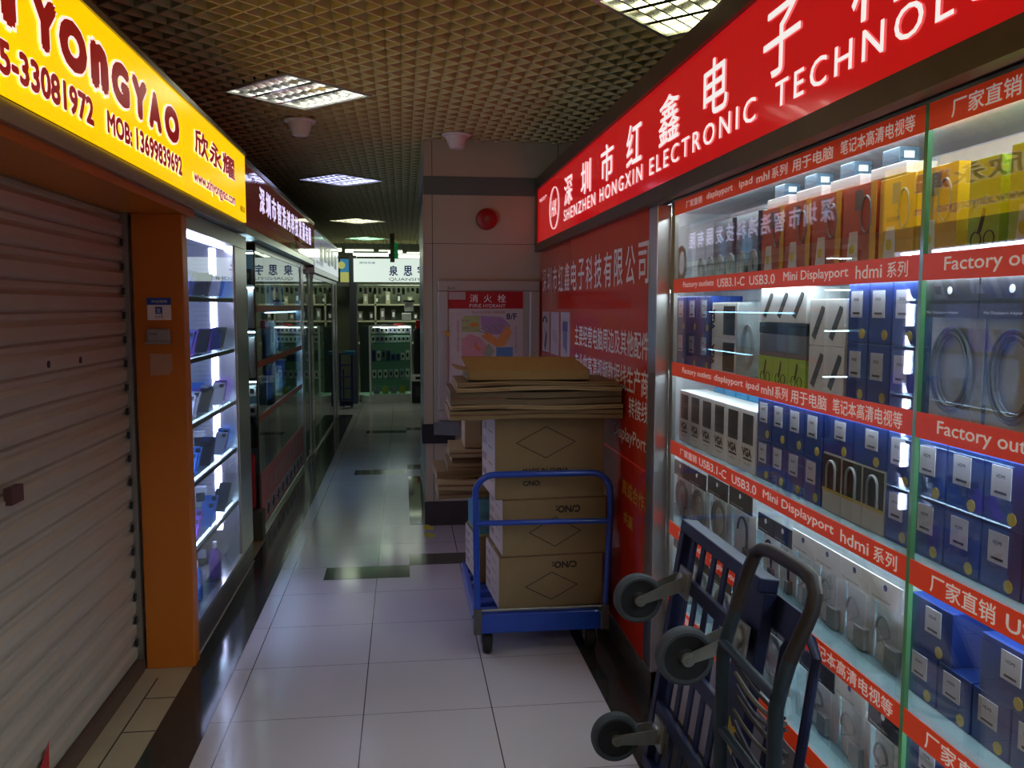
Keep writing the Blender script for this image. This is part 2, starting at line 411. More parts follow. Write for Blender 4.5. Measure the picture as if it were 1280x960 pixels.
# speakers on the ceiling
def speaker(x, y, label):
    t = thing('ceiling_speaker', label, 'speaker', (x, y, 2.73), 'white ceiling speakers')
    lpart('rim', MB().lathe((0, 0, 0), (0, 0, -1), [(.06, 0), (.097, .0), (.1, .006), (.092, .014), (.075, .016)], 32), mat('speaker rim', (.85, .82, .78), .45), t, True)
    lpart('bowl', MB().lathe((0, 0, -.012), (0, 0, -1), [(.078, 0), (.068, .03), (.056, .06), (.05, .076), (.044, .083), (.0, .085)], 32), mat('speaker bowl', (.85, .80, .75), .5), t, True)
speaker(-.626, 5.6, 'white bowl-shaped ceiling speaker above the red shop sign on the left')
speaker(.365, 5.92, 'white bowl-shaped ceiling speaker in front of the beige column')

# ================================================================== column fittings
t = thing('fire_alarm_bell', 'round red fire alarm bell high on the beige column', 'alarm bell', (.59, 6.17, 2.12))
part('bell_dome', MB().lathe((.59, 6.165, 2.195), (0, -1, 0), [(.074, 0), (.076, .012), (.07, .03), (.05, .04), (.03, .043), (0, .044)], 32), mat('bell red', (.33, .012, .015), .35), t, True)
part('bell_centre', MB().lathe((.59, 6.125, 2.195), (0, -1, 0), [(.018, 0), (.018, .006), (0, .008)], 20), mat('bell centre', (.22, .12, .08), .4), t, True)

t = thing('fire_hydrant_cabinet', 'aluminium fire hydrant cabinet with red heading and floor map on the beige column', 'cabinet', (.6, 6.17, .77))
yf = 6.13
part('cabinet_frame', MB().frame((.24, 6.165, .77), X, Z, .73, .995, .075, .045), M_pearl, t, bevel=.008)
part('door_panel', MB().box((.31, 6.138, .84), (.90, 6.165, 1.69)), M_pearl, t)
sg = part('heading_sign', MB().box((.315, 6.134, 1.565), (.848, 6.138, 1.687)), mat('hydrant red', (.42, .01, .012), .35), t)
part('lettering', MB().text('消', (.467, 6.134, 1.608), X, Z, .058, .058, .02).text('火', (.566, 6.134, 1.608), X, Z, .058, .058, .02).text('栓', (.665, 6.134, 1.608), X, Z, .06, .058, .02)
     .text('FIRE', (.465, 6.134, 1.573), X, Z, .085, .024, .002).text('HYDRANT', (.563, 6.134, 1.573), X, Z, .158, .024, .002), M_white, sg)
part('blank_label', MB().box((.318, 6.132, 1.628), (.437, 6.1338, 1.682)), mat('faded label', (.5, .45, .42), .6), sg)
bd = part('floor_map', MB().box((.315, 6.134, .86), (.848, 6.138, 1.563)), mat('map paper', (.60, .57, .54), .4), t)
MPN = [0]
def mp(pts, col, nm):
    MPN[0] += 1
    part('map_zone', MB().poly((0, 6.1335-.00012*MPN[0], 0), X, Z, pts, .0001), mat(nm, col, .5), bd)
mp([(.409, 1.40), (.54, 1.40), (.54, 1.515), (.43, 1.515), (.409, 1.49)], (.42, .52, .20), 'map green')
mp([(.545, 1.45), (.545, 1.515), (.70, 1.505), (.76, 1.44), (.70, 1.38), (.60, 1.38), (.56, 1.41)], (.42, .28, .50), 'map purple')
mp([(.545, 1.37), (.60, 1.33), (.66, 1.29), (.72, 1.30), (.77, 1.40), (.73, 1.45), (.70, 1.40), (.66, 1.35), (.60, 1.40)], (.75, .33, .10), 'map orange')
mp([(.409, 1.22), (.409, 1.35), (.47, 1.385), (.54, 1.36), (.60, 1.29), (.62, 1.22)], (.65, .32, .35), 'map pink')
mp([(.56, 1.24), (.61, 1.21), (.645, 1.26), (.60, 1.32)], (.35, .42, .30), 'map olive')
mp([(.655, 1.17), (.775, 1.17), (.775, 1.29), (.655, 1.29)], (.12, .30, .58), 'map blue')
mb = MB()
for i in range(4):
    a = .585+i*.028; mb.add([(a, 6.1325, 1.395), (a+.003, 6.1325, 1.392), (a+.07-.01*i, 6.1325, 1.46-.005*i), (a+.062-.01*i, 6.1325, 1.465-.005*i)], [(0, 1, 2, 3)])
    a = .66-i*.026; mb.add([(a-.06, 6.132, 1.47-.02*i), (a-.066, 6.132, 1.465-.02*i), (a+.01, 6.132, 1.395-.003*i), (a+.016, 6.132, 1.40-.003*i)], [(0, 1, 2, 3)])
for i in range(6): mb.box((.415+.018*(i % 3), 6.1325, 1.47-.05*(i//3)), (.425+.018*(i % 3), 6.133, 1.485-.05*(i//3)))
part('map_lines', mb, mat('map line grey', (.30, .26, .30), .5), bd)
part('map_arrows', MB().poly((0, 6.132, 0), X, Z, [(.46, 1.45), (.49, 1.47), (.49, 1.46), (.53, 1.46), (.53, 1.44), (.49, 1.44), (.49, 1.43)], .0005)
     .poly((0, 6.132, 0), X, Z, [(.50, 1.31), (.52, 1.33), (.515, 1.30), (.545, 1.275), (.535, 1.26), (.505, 1.29)], .0005), mat('arrow', (.75, .25, .05), .5), bd)
part('lettering', MB().text('8/F', (.728, 6.134, 1.487), X, Z, .075, .045, .03), mat('navy print', (.01, .01, .12), .5), bd)
part('small_print', MB().text('在火灾及紧急情况 请使用楼梯', (.483, 6.134, 1.53), X, Z, .235, .018)
     .text('疏\n散\n图\n示\n请\n勿\n遮\n挡', (.375, 6.134, 1.26), X, Z, .014, .22).text('安\n全\n出\n口\n指\n示', (.79, 6.134, 1.25), X, Z, .014, .19), mat('brown print', (.35, .08, .06), .6), bd)
lk = part('lock', MB().box((.268, 6.108, 1.24), (.295, 6.121, 1.40)).lathe((.281, 6.112, 1.30), (0, -1, 0), [(.012, 0), (.012, .01), (0, .012)], 12), M_pearl, t)
part('lock_tag', MB().poly((0, 6.117, 0), X, Z, [(.26, 1.40), (.30, 1.41), (.325, 1.39), (.315, 1.365), (.29, 1.375), (.28, 1.35), (.265, 1.375)], .002), mat('yellow tag', (.6, .35, .02), .6), lk)
part('lettering', MB().text('0-11', (.31, 6.1188, 1.70), X, Z, .05, .018, .02), M_ink, t)
for i, (xx, yy, a, lb) in enumerate([(.163, 6.07, .4, 'small yellow paper scrap right at the foot of the column'), (.17, 5.86, 1.3, 'small yellow paper scrap on the floor, farther from the column')]):
    single('paper_scrap', MB().poly((xx, yy, .003), Vector((math.cos(a), math.sin(a), .1)).normalized(), Vector((-math.sin(a), math.cos(a), .25)).normalized(), [(-.03, -.03), (.02, -.04), (.04, 0), (.01, .05), (-.03, .03)], .004),
           mat('yellow paper', (.6, .55, .05), .6), lb, 'paper scrap')

# ================================================================== left: shutter shop
def shutter():
    mb = MB(); y0, y1 = -2.4, 3.775; z = .06; n = 0
    prof = [(0, 0), (.013, .006), (.017, .022), (.017, .052), (.004, .066), (.002, .073), (.009, .080), (.009, .092), (0, .0985)]
    pts = []
    while z < 1.97:
        pts += [(-1.165+dx, z+dz) for dx, dz in prof]; z += .1
    pts = [p for p in pts if p[1] < 2.02]
    vs = [(x, y, zz) for y in (y0, y1) for x, zz in pts]; k = len(pts)
    return mb.add(vs, [(i, i+1, k+i+1, k+i) for i in range(k-1)])
t = thing('roller_shutter', 'closed beige metal roller shutter under the yellow lit sign', 'shutter', (-1.16, 1.2, .0))
part('curtain', shutter(), mat('shutter paint', (.46, .42, .345), .42, .25, var=.07, scale=5), t)
part('bottom_bar', MB().box((-1.17, -2.4, 0), (-1.125, 3.775, .06)), mat('shutter bar', (.10, .06, .045), .5), t)
part('guide_rail', MB().box((-1.17, 3.775, 0), (-1.128, 3.80, 1.97)).box((-1.15, 3.768, 0), (-1.135, 3.776, 1.97)), M_steeld, t)
mb = MB()
z = .125
while z < 1.9: part('end_lock', MB().box((-1.151, 3.748, z), (-1.143, 3.776, z+.028)), M_black, t); z += .1
for yy, zz in ((3.25-.0, 1.385), (2.97, 1.388)):
    part('keyhole', MB().lathe((-1.150, yy, zz), (1, 0, 0), [(.012, 0), (.012, .004), (0, .005)], 14), M_black, t)
part('shutter_lock', MB().box((-1.152, 2.62, 1.0), (-1.13, 2.70, 1.05)), mat('rusty lock', (.10, .04, .04), .5), t)
part('red_sticker', MB().poly((-1.1465, 2.62, .06), Y, Z, [(0, 0), (.20, 0), (.21, .12), (.10, .04)], .001), mat('shutter red', (.45, .02, .03), .5), t)

struct('trim_12', MB().box((-1.2, -2.4, 1.962), (-.905, 3.97, 1.992)), M_orange)          # orange soffit
o = struct('wall_pillar', MB().box((-1.122, 3.80, .004), (-.918, 3.885, 1.962)), M_orange); bev(o, .004)
struct('trim_13', MB().box((-1.2, -2.4, 1.992), (-.885, 5.12, 2.042)), M_steeld)

t = thing('payment_sticker', 'blue and white payment sticker on the orange pillar, above the metal plate', 'sticker', (-1.018, 3.8, 1.519))
part('sticker_base', MB().box((-1.067, 3.796, 1.519), (-.970, 3.7995, 1.612)), M_white, t, bevel=.006)
part('sticker_header', MB().box((-1.067, 3.7945, 1.583), (-.970, 3.7962, 1.612)).box((-1.034, 3.7945, 1.545), (-1.006, 3.7962, 1.574)), mat('sticker blue', (.01, .08, .42), .4), t)
part('lettering', MB().text('欢迎使用', (-1.048, 3.7945, 1.591), X, Z, .062, .012).text('支', (-1.030, 3.7945, 1.549), X, Z, .02, .02), M_white, t)
part('small_print', MB().text('支付宝', (-1.037, 3.796, 1.528), X, Z, .034, .011), M_ink, t)
t = thing('metal_plate', 'small grey metal holder screwed to the orange pillar', 'holder', (-1.02, 3.8, 1.42))
part('plate', MB().box((-1.068, 3.775, 1.425), (-.974, 3.7995, 1.483)), M_grey, t, bevel=.008)
part('lip', MB().box((-1.072, 3.768, 1.419), (-.970, 3.79, 1.429)), M_steeld, t)
part('small_print', MB().text('WIFI', (-1.055, 3.775, 1.455), X, Z, .03, .01), M_ink, t)
single('glue_patch', MB().poly((0, 3.797, 0), X, Z, [(-1.061, 1.285), (-.985, 1.288), (-.98, 1.30), (-.972, 1.31), (-.974, 1.378), (-1.0, 1.376), (-1.062, 1.38)], .0025), mat('old paper', (.50, .27, .17), .8),
       'torn pale paper remnant stuck to the orange pillar', 'paper remnant')

# yellow light box
t = thing('yellow_shop_sign', 'backlit yellow shop sign with dark red lettering YONG YAO over the shutter', 'sign', (-1.0, 2.5, 2.042))
xs = -.87
part('sign_box', MB().box((-1.4, -2.4, 2.05), (-.885, 5.05, 2.405)), M_frame, t)
part('sign_face', MB().box((-.885, -2.4, 2.045), (xs, 3.645, 2.408)), M_yel, t)
part('sign_face', MB().box((-.885, 3.652, 2.045), (xs, 5.05, 2.408)), M_yel, t)
part('edge_trim', MB().box((-1.4, -2.4, 2.408), (-.862, 5.055, 2.43)), M_steeld, t)
tb, th = MB(), MB()
def yl(s, y0, y1, z0, z1, b, halo):
    tb.text(s, (xs, y0, z0), Y, Z, y1-y0, z1-z0, b, .004)
    th.text(s, (xs, y0, z0), Y, Z, y1-y0, z1-z0, b+halo, .002, ref=b)
for s, a, b in (('X', 1.72, 1.87), ('I', 1.90, 1.96), ('n', 1.99, 2.15), ('Y', 2.235, 2.39), ('O', 2.40, 2.60), ('n', 2.625, 2.775), ('G', 2.80, 2.975), ('Y', 3.0, 3.17), ('A', 3.185, 3.345), ('O', 3.385, 3.60)):
    yl(s, a, b, 2.198, 2.332, .15, .09)
yl('0755-33081972', 1.87, 2.635, 2.083, 2.160, .075, .06)
yl('MOB:', 2.747, 2.985, 2.090, 2.158, .075, .06); yl('13699839692', 3.03, 3.623, 2.090, 2.163, .075, .06)
yl('欣', 3.852, 4.11, 2.225, 2.333, .055, .05); yl('永', 4.13, 4.40, 2.225, 2.333, .055, .05); yl('耀', 4.42, 4.728, 2.225, 2.333, .055, .05)
yl('www.xinyongyao.com', 3.816, 4.724, 2.085, 2.15, .06, .05)
part('letter_outline', th, M_pinkhalo, t); part('lettering', tb, M_redlet, t)
part('shop_number', MB().text('8E55', (xs, 4.873, 2.093), Y, Z, .138, .028, .04), M_ink, t)

# maroon sign and white picture sign further on
t = thing('maroon_shop_sign', 'glossy dark red shop sign with white lettering, next after the yellow one', 'sign', (-1.05, 7.2, 2.045))
part('sign_box', MB().box((-1.4, 5.12, 2.05), (-.912, 9.12, 2.40)), M_frame, t)
part('sign_face', MB().box((-.912, 5.12, 2.048), (-.90, 9.12, 2.402)), M_redsignd, t)
tb = MB(); xx = -.90
for i, c in enumerate('深圳市智浩鸿科技发展有限'): tb.text(c, (xx, 5.72+i*.262, 2.175), Y, Z, .20, .165, .035)
part('lettering', tb, mat('purple white letter', (.75, .7, .9), .4, emit=(.72, .68, 1), es=1.1), t)
part('small_print', MB().text('SHENZHEN ZHIHAOHONG TECHNOLOGY', (xx, 5.78, 2.10), Y, Z, 2.8, .035, .01).text('专业批发', (xx, 5.25, 2.33), Y, Z, .7, .03), mat('dim letter', (.5, .3, .35), .4), t)
part('edge_trim', MB().box((-1.4, 5.12, 2.402), (-.893, 9.12, 2.43)).box((-1.4, 5.12, 2.0), (-.905, 9.12, 2.046)), M_steel, t)
t = thing('picture_shop_sign', 'white shop sign with dark device pictures, after the maroon sign', 'sign', (-1.05, 10.8, 2.0))
part('sign_box', MB().box((-1.4, 9.14, 1.98), (-.912, 12.4, 2.36)), M_frame, t)
part('sign_face', MB().box((-.912, 9.14, 1.985), (-.90, 12.4, 2.36)), mat('pale sign face', (.50, .5, .6), .15, emit=(.55, .55, .8), es=.3, coat=.5), t)
mb = MB()
for i in range(5): mb.poly((-.90, 9.7+i*.5, 2.08+.02*(i % 2)), Y, Z, [(0, 0), (.32, -.01), (.34, .16), (.2, .2), (.02, .17)], .002)
mb.text('电子数码', (-.9, 9.3, 2.02), Y, Z, .8, .05)
part('device_pictures', mb, mat('dark picture', (.05, .05, .05), .3), t)
part('edge_trim', MB().box((-1.4, 9.14, 2.36), (-.893, 12.42, 2.38)).box((-1.4, 9.14, 1.93), (-.905, 12.42, 1.983)), M_steel, t)

# ---- lit accessory showcase behind the orange pillar
t = thing('lit_accessory_showcase', 'tall steel and glass showcase lit violet-white beside the orange pillar', 'showcase', (-1.08, 4.55, 0))
part('base', MB().box((-1.3, 3.887, .0), (-.94, 5.40, .13)), M_steeld, t)
part('sill', MB().box((-1.3, 3.887, .13), (-.935, 5.06, .15)), M_steel, t)
part('post', MB().box((-1.05, 5.07, .13), (-.94, 5.42, 1.96)), M_steel, t)
part('side_panel', MB().box((-1.3, 5.045, .15), (-.975, 5.065, 1.96)), M_steel, t)
part('mullion', MB().box((-.975, 5.03, .15), (-.945, 5.068, 1.96)), M_steel, t)
part('top_rail', MB().box((-1.3, 3.887, 1.915), (-.935, 5.40, 1.99)), M_steel, t)
part('back_panel', MB().box((-1.3, 3.887, .15), (-1.29, 5.045, 1.915)), mat('lilac back panel', (.55, .6, .85), .4), t)
part('near_panel', MB().box((-1.3, 3.887, .13), (-.95, 3.892, 1.96)), M_panel, t)
mb = MB()
for i in range(12):
    for j in range(60): mb.box((-1.16+.011*i, 5.043, .3+.026*j), (-1.156+.011*i, 5.045, .304+.026*j))
part('perforations', mb, mat('perforation dark', (.1, .1, .2), .5), t)
SHL = [1.625, 1.345, 1.05, .78, .47]
for z in SHL: part('shelf', MB().box((-1.288, 3.895, z-.006), (-.957, 5.03, z)), M_shelf, t)
part('shelf_rail', MB().box((-.960, 3.895, SHL[0]-.026), (-.952, 5.03, SHL[0]-.006)).box((-.960, 3.895, SHL[1]-.026), (-.952, 5.03, SHL[1]-.006))
     .box((-.960, 3.895, SHL[2]-.026), (-.952, 5.03, SHL[2]-.006)).box((-.960, 3.895, SHL[3]-.026), (-.952, 5.03, SHL[3]-.006)).box((-.960, 3.895, SHL[4]-.026), (-.952, 5.03, SHL[4]-.006)), M_steeld, t)  # rails deepened to screen the added led strips
part('led_strip', MB().box((-1.075, 5.03, .3), (-1.045, 5.044, 1.9)), M_ledb, t)
part('led_strip', MB().box((-1.0, 3.90, 1.895), (-.985, 5.03, 1.912)), M_ledb, t)
part('led_strip', MB().box((-1.06, 3.893, .3), (-1.03, 3.903, 1.9)), M_ledb, t)
for z in SHL: part('led_strip', MB().box((-.985, 3.9, z-.016), (-.975, 5.02, z-.008)), M_ledadd, t)  # led strips added to light up the goods inside
part('glass_pane', MB().box((-.952, 3.887, .15), (-.947, 5.03, 1.915)), M_pane, t)

# goods: phone cases leaning in racks, small boxes, pouches
lcol = [mat('case silver', (.55, .58, .7), .3, .3), mat('case navy', (.05, .07, .25), .3), mat('case white', (.8, .8, .9), .35), mat('case blue', (.05, .2, .7), .3), mat('case black', (.03, .03, .05), .3), mat('case violet', (.25, .1, .6), .3)]
cname = ['silver', 'navy', 'white', 'bright blue', 'black', 'violet']
protos = {}
def phone_case(i):
    k = ('c', i)
    if k not in protos:
        t = thing('phone_case', '', 'phone case'); 
        T = Matrix.Rotation(-.5, 4, 'X')
        lpart('shell', MB().box((-.035, -.005, 0), (.035, .005, .13), T), lcol[i], t, bevel=.003)
        lpart('camera_cutout', MB().box((.005, -.0065, .1), (.028, -.0052, .12), T), M_black, t)
        protos[k] = t; t['fresh'] = 1
    return protos[k]
def put(proto, loc, label, group, rotz=None):
    if proto.get('fresh'):
        del proto['fresh']; proto.location = loc; proto['label'] = label; proto['group'] = group
        if rotz is not None: proto.rotation_euler = (0, 0, rotz)
        return proto
    return dup(proto, loc, label, group, rotz)
lev = ['top', 'second', 'third', 'fourth', 'fifth', 'lowest']
rr = random.Random(3)
for li, z in enumerate(SHL):
    for j in range(6):
        i = rr.randrange(6)
        yy = 4.08+j*.165
        put(phone_case(i), (-1.0-.02*(j % 2), yy, z+.003), '%s phone case, %s shelf of the violet-lit showcase, %s from the orange pillar' % (cname[i], lev[li], ORD[j]), 'phone cases in the violet-lit showcase', .25*(rr.random()-.5)-.2)
def small_box(i, w=.07, h=.11, d=.05):
    k = ('b', i)
    if k not in protos:
        t = thing('accessory_box', '', 'box')
        lpart('carton', MB().box((-w/2, -d/2, 0), (w/2, d/2, h)), lcol[i], t)
        lpart('window', MB().box((-w/2+.012, -d/2-.001, .03), (w/2-.012, -d/2, h-.03)).box((w/2, -d/2+.01, .03), (w/2+.001, d/2-.01, h-.03)), lcol[(i+2) % 6], t)
        protos[k] = t; t['fresh'] = 1
    return protos[k]
for li, z in enumerate(SHL+[.15]):
    for j in range(5):
        i = rr.randrange(6)
        put(small_box(i), (-1.13-.03*(j % 2), 4.1+j*.2, z+.001), '%s box at the back, %s level of violet-lit showcase, %s from orange pillar' % (cname[i], lev[li], ORD[j]), 'accessory boxes in the violet-lit showcase', rr.random()*.5)
# tall bottles and pouch on the bottom
for k, (xx, yy, c, lb) in enumerate([(-1.0, 4.62, 5, 'violet spray bottle standing at the bottom of the violet-lit showcase'), (-1.02, 4.28, 3, 'blue bottle at the bottom of the violet-lit showcase, nearest the orange pillar')]):
    b = thing('bottle', lb, 'bottle', (xx, yy, .15), 'bottles in the violet-lit showcase')
    lpart('body', MB().lathe((0, 0, 0), (0, 0, 1), [(.03, 0), (.032, .01), (.032, .13), (.015, .16)], 20), lcol[c], b, True)
    lpart('cap', MB().lathe((0, 0, .158), (0, 0, 1), [(.014, 0), (.014, .03), (.01, .034)], 16), lcol[2], b, True)
for k in range(3):
    single('plastic_pouch', MB().add([(-1.04, 4.40+.2*k-.08, .151), (-.97, 4.40+.2*k-.07, .151), (-.97, 4.40+.2*k+.07, .151), (-1.04, 4.40+.2*k+.08, .151), (-1.02, 4.40+.2*k-.03, .23), (-.99, 4.40+.2*k+.02, .24)], [(0, 3, 2, 1), (0, 1, 4), (1, 2, 5, 4), (2, 3, 5), (3, 0, 4, 5)]), M_bag,
           'crumpled clear pouch on the sill of the violet-lit showcase, %s from the orange pillar' % ORD[k], 'pouch', 'clear pouches on the showcase sill')

# ---- second shop on the left: end showcase, mirror-like glass fronts
t = thing('end_showcase', 'dark-framed glass end showcase of the second shop, past the steel post', 'showcase', (-1.15, 6.2, 0))
part('frame', MB().box((-.993, 5.99, 0), (-.985, 6.01, 2.0)).box((-1.35, 5.99, 1.95), (-.985, 6.4, 2.0)).box((-1.35, 5.99, .0), (-.985, 6.02, .20)), M_frame, t)
for z in (.82, 1.08, 1.42, 1.72): part('shelf', MB().box((-1.35, 6.0, z), (-.99, 6.4, z+.01)), M_black, t)
part('glass_pane', MB().box((-1.35, 5.992, .2), (-.993, 5.996, 1.95)), M_pane, t)
part('back_panel', MB().box((-1.35, 6.4, 0), (-.99, 6.41, 2.0)), mat('blue grey panel', (.25, .42, .52), .4), t)
for z in (1.06, 1.40, 1.70, 1.93): part('led_strip', MB().box((-1.2, 6.03, z), (-1.0, 6.04, z+.008)), mat('added end case led', (1, 1, 1), .5, emit=(.55, .8, 1), es=26), t)  # strips added to brighten the end showcase
def plain_box(name, a, b, m, label, cat='box', m2=None, group=None):
    t = thing(name, label, cat, ((a[0]+b[0])/2, (a[1]+b[1])/2, min(a[2], b[2])), group)
    part('carton', MB().box(a, b), m, t, bevel=.002)
    x0, x1 = sorted((a[0], b[0])); w = x1-x0; h = abs(b[2]-a[2]); y0 = min(a[1], b[1]); z0 = min(a[2], b[2])
    part('label', MB().box((x0+w*.25, y0-.0012, z0+h*.3), (x1-w*.25, y0, z0+h*.75)), m2 or M_white, t)
    return t
plain_box('speaker_box', (-1.06, 6.05, .965), (-1.005, 6.2, 1.035), M_whitebox, 'small white box with a dark round picture in the end showcase, upper of two', m2=M_black)
plain_box('speaker_box', (-1.06, 6.05, .832), (-1.005, 6.2, .90), M_whitebox, 'small white box with a dark round picture in the end showcase, lower of two', m2=M_black)
plain_box('tall_box', (-1.045, 6.05, 1.431), (-1.008, 6.3, 1.70), M_whitebox, 'tall pale box on the upper shelf of the end showcase')
plain_box('tall_box', (-1.045, 6.05, 1.091), (-1.008, 6.3, 1.37), M_whitebox, 'tall pale box on the middle shelf of the end showcase')
plain_box('black_box', (-1.07, 6.05, 1.731), (-1.02, 6.2, 1.83), M_black, 'black box with tan label on the top shelf of the end showcase', m2=M_cardL)
t = thing('red_cabinet', 'red storage cabinet under the end showcase with a dark bag on it', 'cabinet', (-1.13, 6.15, 0))
part('cabinet_body', MB().box((-1.30, 5.95, .21), (-1.01, 5.985, .58)), M_redplas, t, bevel=.01)
part('foot_block', MB().box((-1.10, 5.86, .0), (-.955, 5.985, .20)), mat('olive block', (.11, .11, .07), .5), t)
single('dark_bag', MB().lathe((-1.06, 6.1, .605), (0, 0, 1), [(.05, 0), (.058, .05), (.05, .14), (.02, .2), (0, .205)], 16), M_black, 'dark shiny bag standing above the red cabinet', 'bag', smooth=True)

def shopfront(y0, y1, x, name, label, posts, zt=1.94, ys=None):
    ys = ys or y0
    t = thing(name, label, 'shopfront', (x, (y0+y1)/2, 0))
    part('glass_pane', MB().box((x-.006, y0, .03), (x, y1, zt)), M_panem, t)
    part('bottom_rail', MB().box((x-.03, y0, 0), (x+.006, y1, .03)), M_steel, t)
    part('top_rail', MB().box((x-.03, y0, zt), (x+.006, y1, zt+.045)), M_steel, t)
    for a, b in posts: part('post', MB().box((x-.05, a, 0), (x+.008, b, zt+.045)), M_steel, t)
    part('back_panel', MB().box((x-.37, ys, 0), (x-.36, y1, zt)), M_dark, t)
    for z in ((1.575, 1.195, .825) if x < -.96 else (.5, .9, 1.25, 1.6)): part('shelf', MB().box((x-.36, ys, z), (x-.08, y1, z+.01)), M_shelf, t)
    return t
shop2 = t = shopfront(6.01, 9.35, -.985, 'glass_shopfront', 'mirror-like glass shopfront with a red poster along its foot', [(8.55, 8.75), (9.25, 9.4)], 1.95, 6.43)
shopfront(9.42, 12.55, -.95, 'glass_shopfront', 'mirror-like glass shopfront at the far end, before the blue trolley', [(11.9, 12.15), (12.4, 12.6)], 1.88)
po = thing('red_window_poster', 'faded red poster with device pictures along the foot of the glass shopfront', 'poster', (-.98, 7.5, .04))
part('poster_sheet', MB().box((-.984, 6.04, .045), (-.981, 8.52, .43)), mat('faded red poster', (.80, .20, .15), .35), po)
mb = MB()
for i in range(9): mb.box((-.9808, 6.2+i*.25, .075), (-.9795, 6.2+i*.25+.2, .19))
part('picture_card', mb, mat('poster card', (.85, .8, .8), .5), po)
mb = MB()
for i in range(9): mb.box((-.9794, 6.26+i*.25, .085), (-.979, 6.26+i*.25+.08, .17)).box((-.9794, 6.22+i*.25, .12), (-.979, 6.22+i*.25+.16, .135))
part('device_picture', mb, M_black, po)
mb = MB()
for i, c in enumerate('厂家直销手机配件批发'): mb.text(c, (-.981, 6.15+i*.225, .24), Y, Z, .17, .12, .02)
part('lettering', mb, mat('faded white print', (.85, .6, .52), .5), po)
for k, z in enumerate((1.585, 1.205, .835)):
    b = part('lettered_band', MB().box((-.9848, 6.03, z-.045), (-.983, 8.54, z)), mat('red shelf band', (.60, .04, .02), .3), shop2)
    part('led_strip', MB().box((-1.04, 6.6, z-.06), (-1.025, 8.5, z-.05)), mat('pale blue led', (1, 1, 1), .5, emit=(.35, .6, 1), es=22), shop2)
    for q in range(9):
        plain_box('stock_pack', (-1.24, 6.5+q*.22, z+.002), (-1.12, 6.5+q*.22+.14, z+.15+.05*(q % 3)), (M_whitebox, M_greybox, M_bluebox, M_lilac)[(q*3+k) % 4], 'packed device behind the left shop glass, %s red band, %s from near end' % (('upper', 'middle', 'lower')[k], ORD[q]), 'packet', group='packed devices behind the red-banded shop glass')
# things inside the second shop, dimly seen through the glass


# ================================================================== right shop: sign
xs = .95
t = thing('red_shop_sign', 'long backlit red sign with white lettering SHENZHEN HONGXIN ELECTRONIC', 'sign', (1.1, 3, 1.975))
part('sign_frame', MB().box((.935, -2.4, 1.968), (.975, 6.16, 2.022)).box((.935, -2.4, 2.398), (.975, 6.16, 2.475)).box((.935, 6.13, 2.022), (.975, 6.16, 2.398))
     .box((.975, -2.4, 1.985), (1.5, 6.16, 2.0)).box((.975, -2.4, 2.455), (1.5, 6.16, 2.475)).box((.98, 6.15, 2.0), (1.5, 6.165, 2.46)), M_frame, t)
part('sign_face', MB().box((.952, -2.4, 2.022), (.975, 2.60, 2.398)), M_redsign, t)
part('sign_face', MB().box((.952, 2.605, 2.022), (.975, 3.84, 2.398)), M_redsign, t)
part('sign_face', MB().box((.952, 3.845, 2.022), (.975, 6.13, 2.398)), M_redsign, t)
tb = MB(); sh = MB()
def rs(s, a, b, z0, z1, bo, sp=1.):
    tb.text(s, (.952, a, z0), -Y, Z, a-b, z1-z0, bo, .003, sp=sp)
for s, a, b in (('深', 5.102, 4.87), ('圳', 4.616, 4.38), ('市', 4.146, 3.90), ('红', 3.661, 3.43), ('鑫', 3.19, 2.953), ('电', 2.706, 2.50), ('子', 2.246, 2.03), ('科', 1.79, 1.58), ('技', 1.33, 1.12)):
    rs(s, a, b, 2.165, 2.335, .014)
rs('SHENZHEN', 5.111, 4.27, 2.082, 2.147, .008, 1.35); rs('HONGXIN', 4.165, 3.414, 2.082, 2.147, .008, 1.35); rs('ELECTRONIC', 3.308, 2.289, 2.082, 2.147, .008, 1.35); rs('TECHNOLOGY', 2.164, 1.09, 2.082, 2.147, .008, 1.35)
rs('HX', 5.535, 5.37, 2.15, 2.25, .01)
rs('专业生产', 6.05, 5.75, 2.30, 2.325, 0)
ring = MB().tube([(.949, 5.4535+.16*math.cos(a), 2.20+.13*math.sin(a)) for a in [2*PI*i/40 for i in range(40)]], .0022, 6, True)
tb.add(ring.v, ring.f)
part('lettering', tb, M_whiteL, t)

# red vinyl wall left of the showcase
t = thing('red_vinyl_panel', 'red printed wall panel with white company lettering beside the carton trolley', 'panel', (.98, 4.75, .11))
part('panel_sheet', MB().box((.975, 3.385, .11), (1.0, 6.165, 1.968)), M_redpanel, t)
part('joint', MB().box((.9745, 3.385, .905), (.976, 6.165, .909)), M_redlet, t)
mb = MB(); yy = 6.03
for i, c in enumerate('深圳市红鑫电子科技有限公司'): mb.text(c, (.975, 6.04-i*.2085, 1.672), -Y, Z, .16, .17, .02)
mb.text('主要经营电脑周边及其他配件', (.975, 4.87, 1.36), -Y, Z, 1.51, .115, .022).text('专业的高清视频数据线生产商', (.975, 4.865, 1.205), -Y, Z, 1.505, .115, .022)
mb.text('转接线', (.975, 3.66, 1.10), -Y, Z, .30, .09, .022).text('DisplayPort', (.975, 3.93, .965), -Y, Z, .55, .08, .02)
part('lettering', mb, mat('white vinyl', (.90, .86, .84), .4), t)
part('yellow_lettering', MB().text('真诚合作、', (.975, 3.76, .735), -Y, Z, .40, .075, .02).text('共赢', (.975, 3.72, .61), -Y, Z, .155, .06, .02), mat('yellow vinyl', (.65, .38, .03), .4), t)
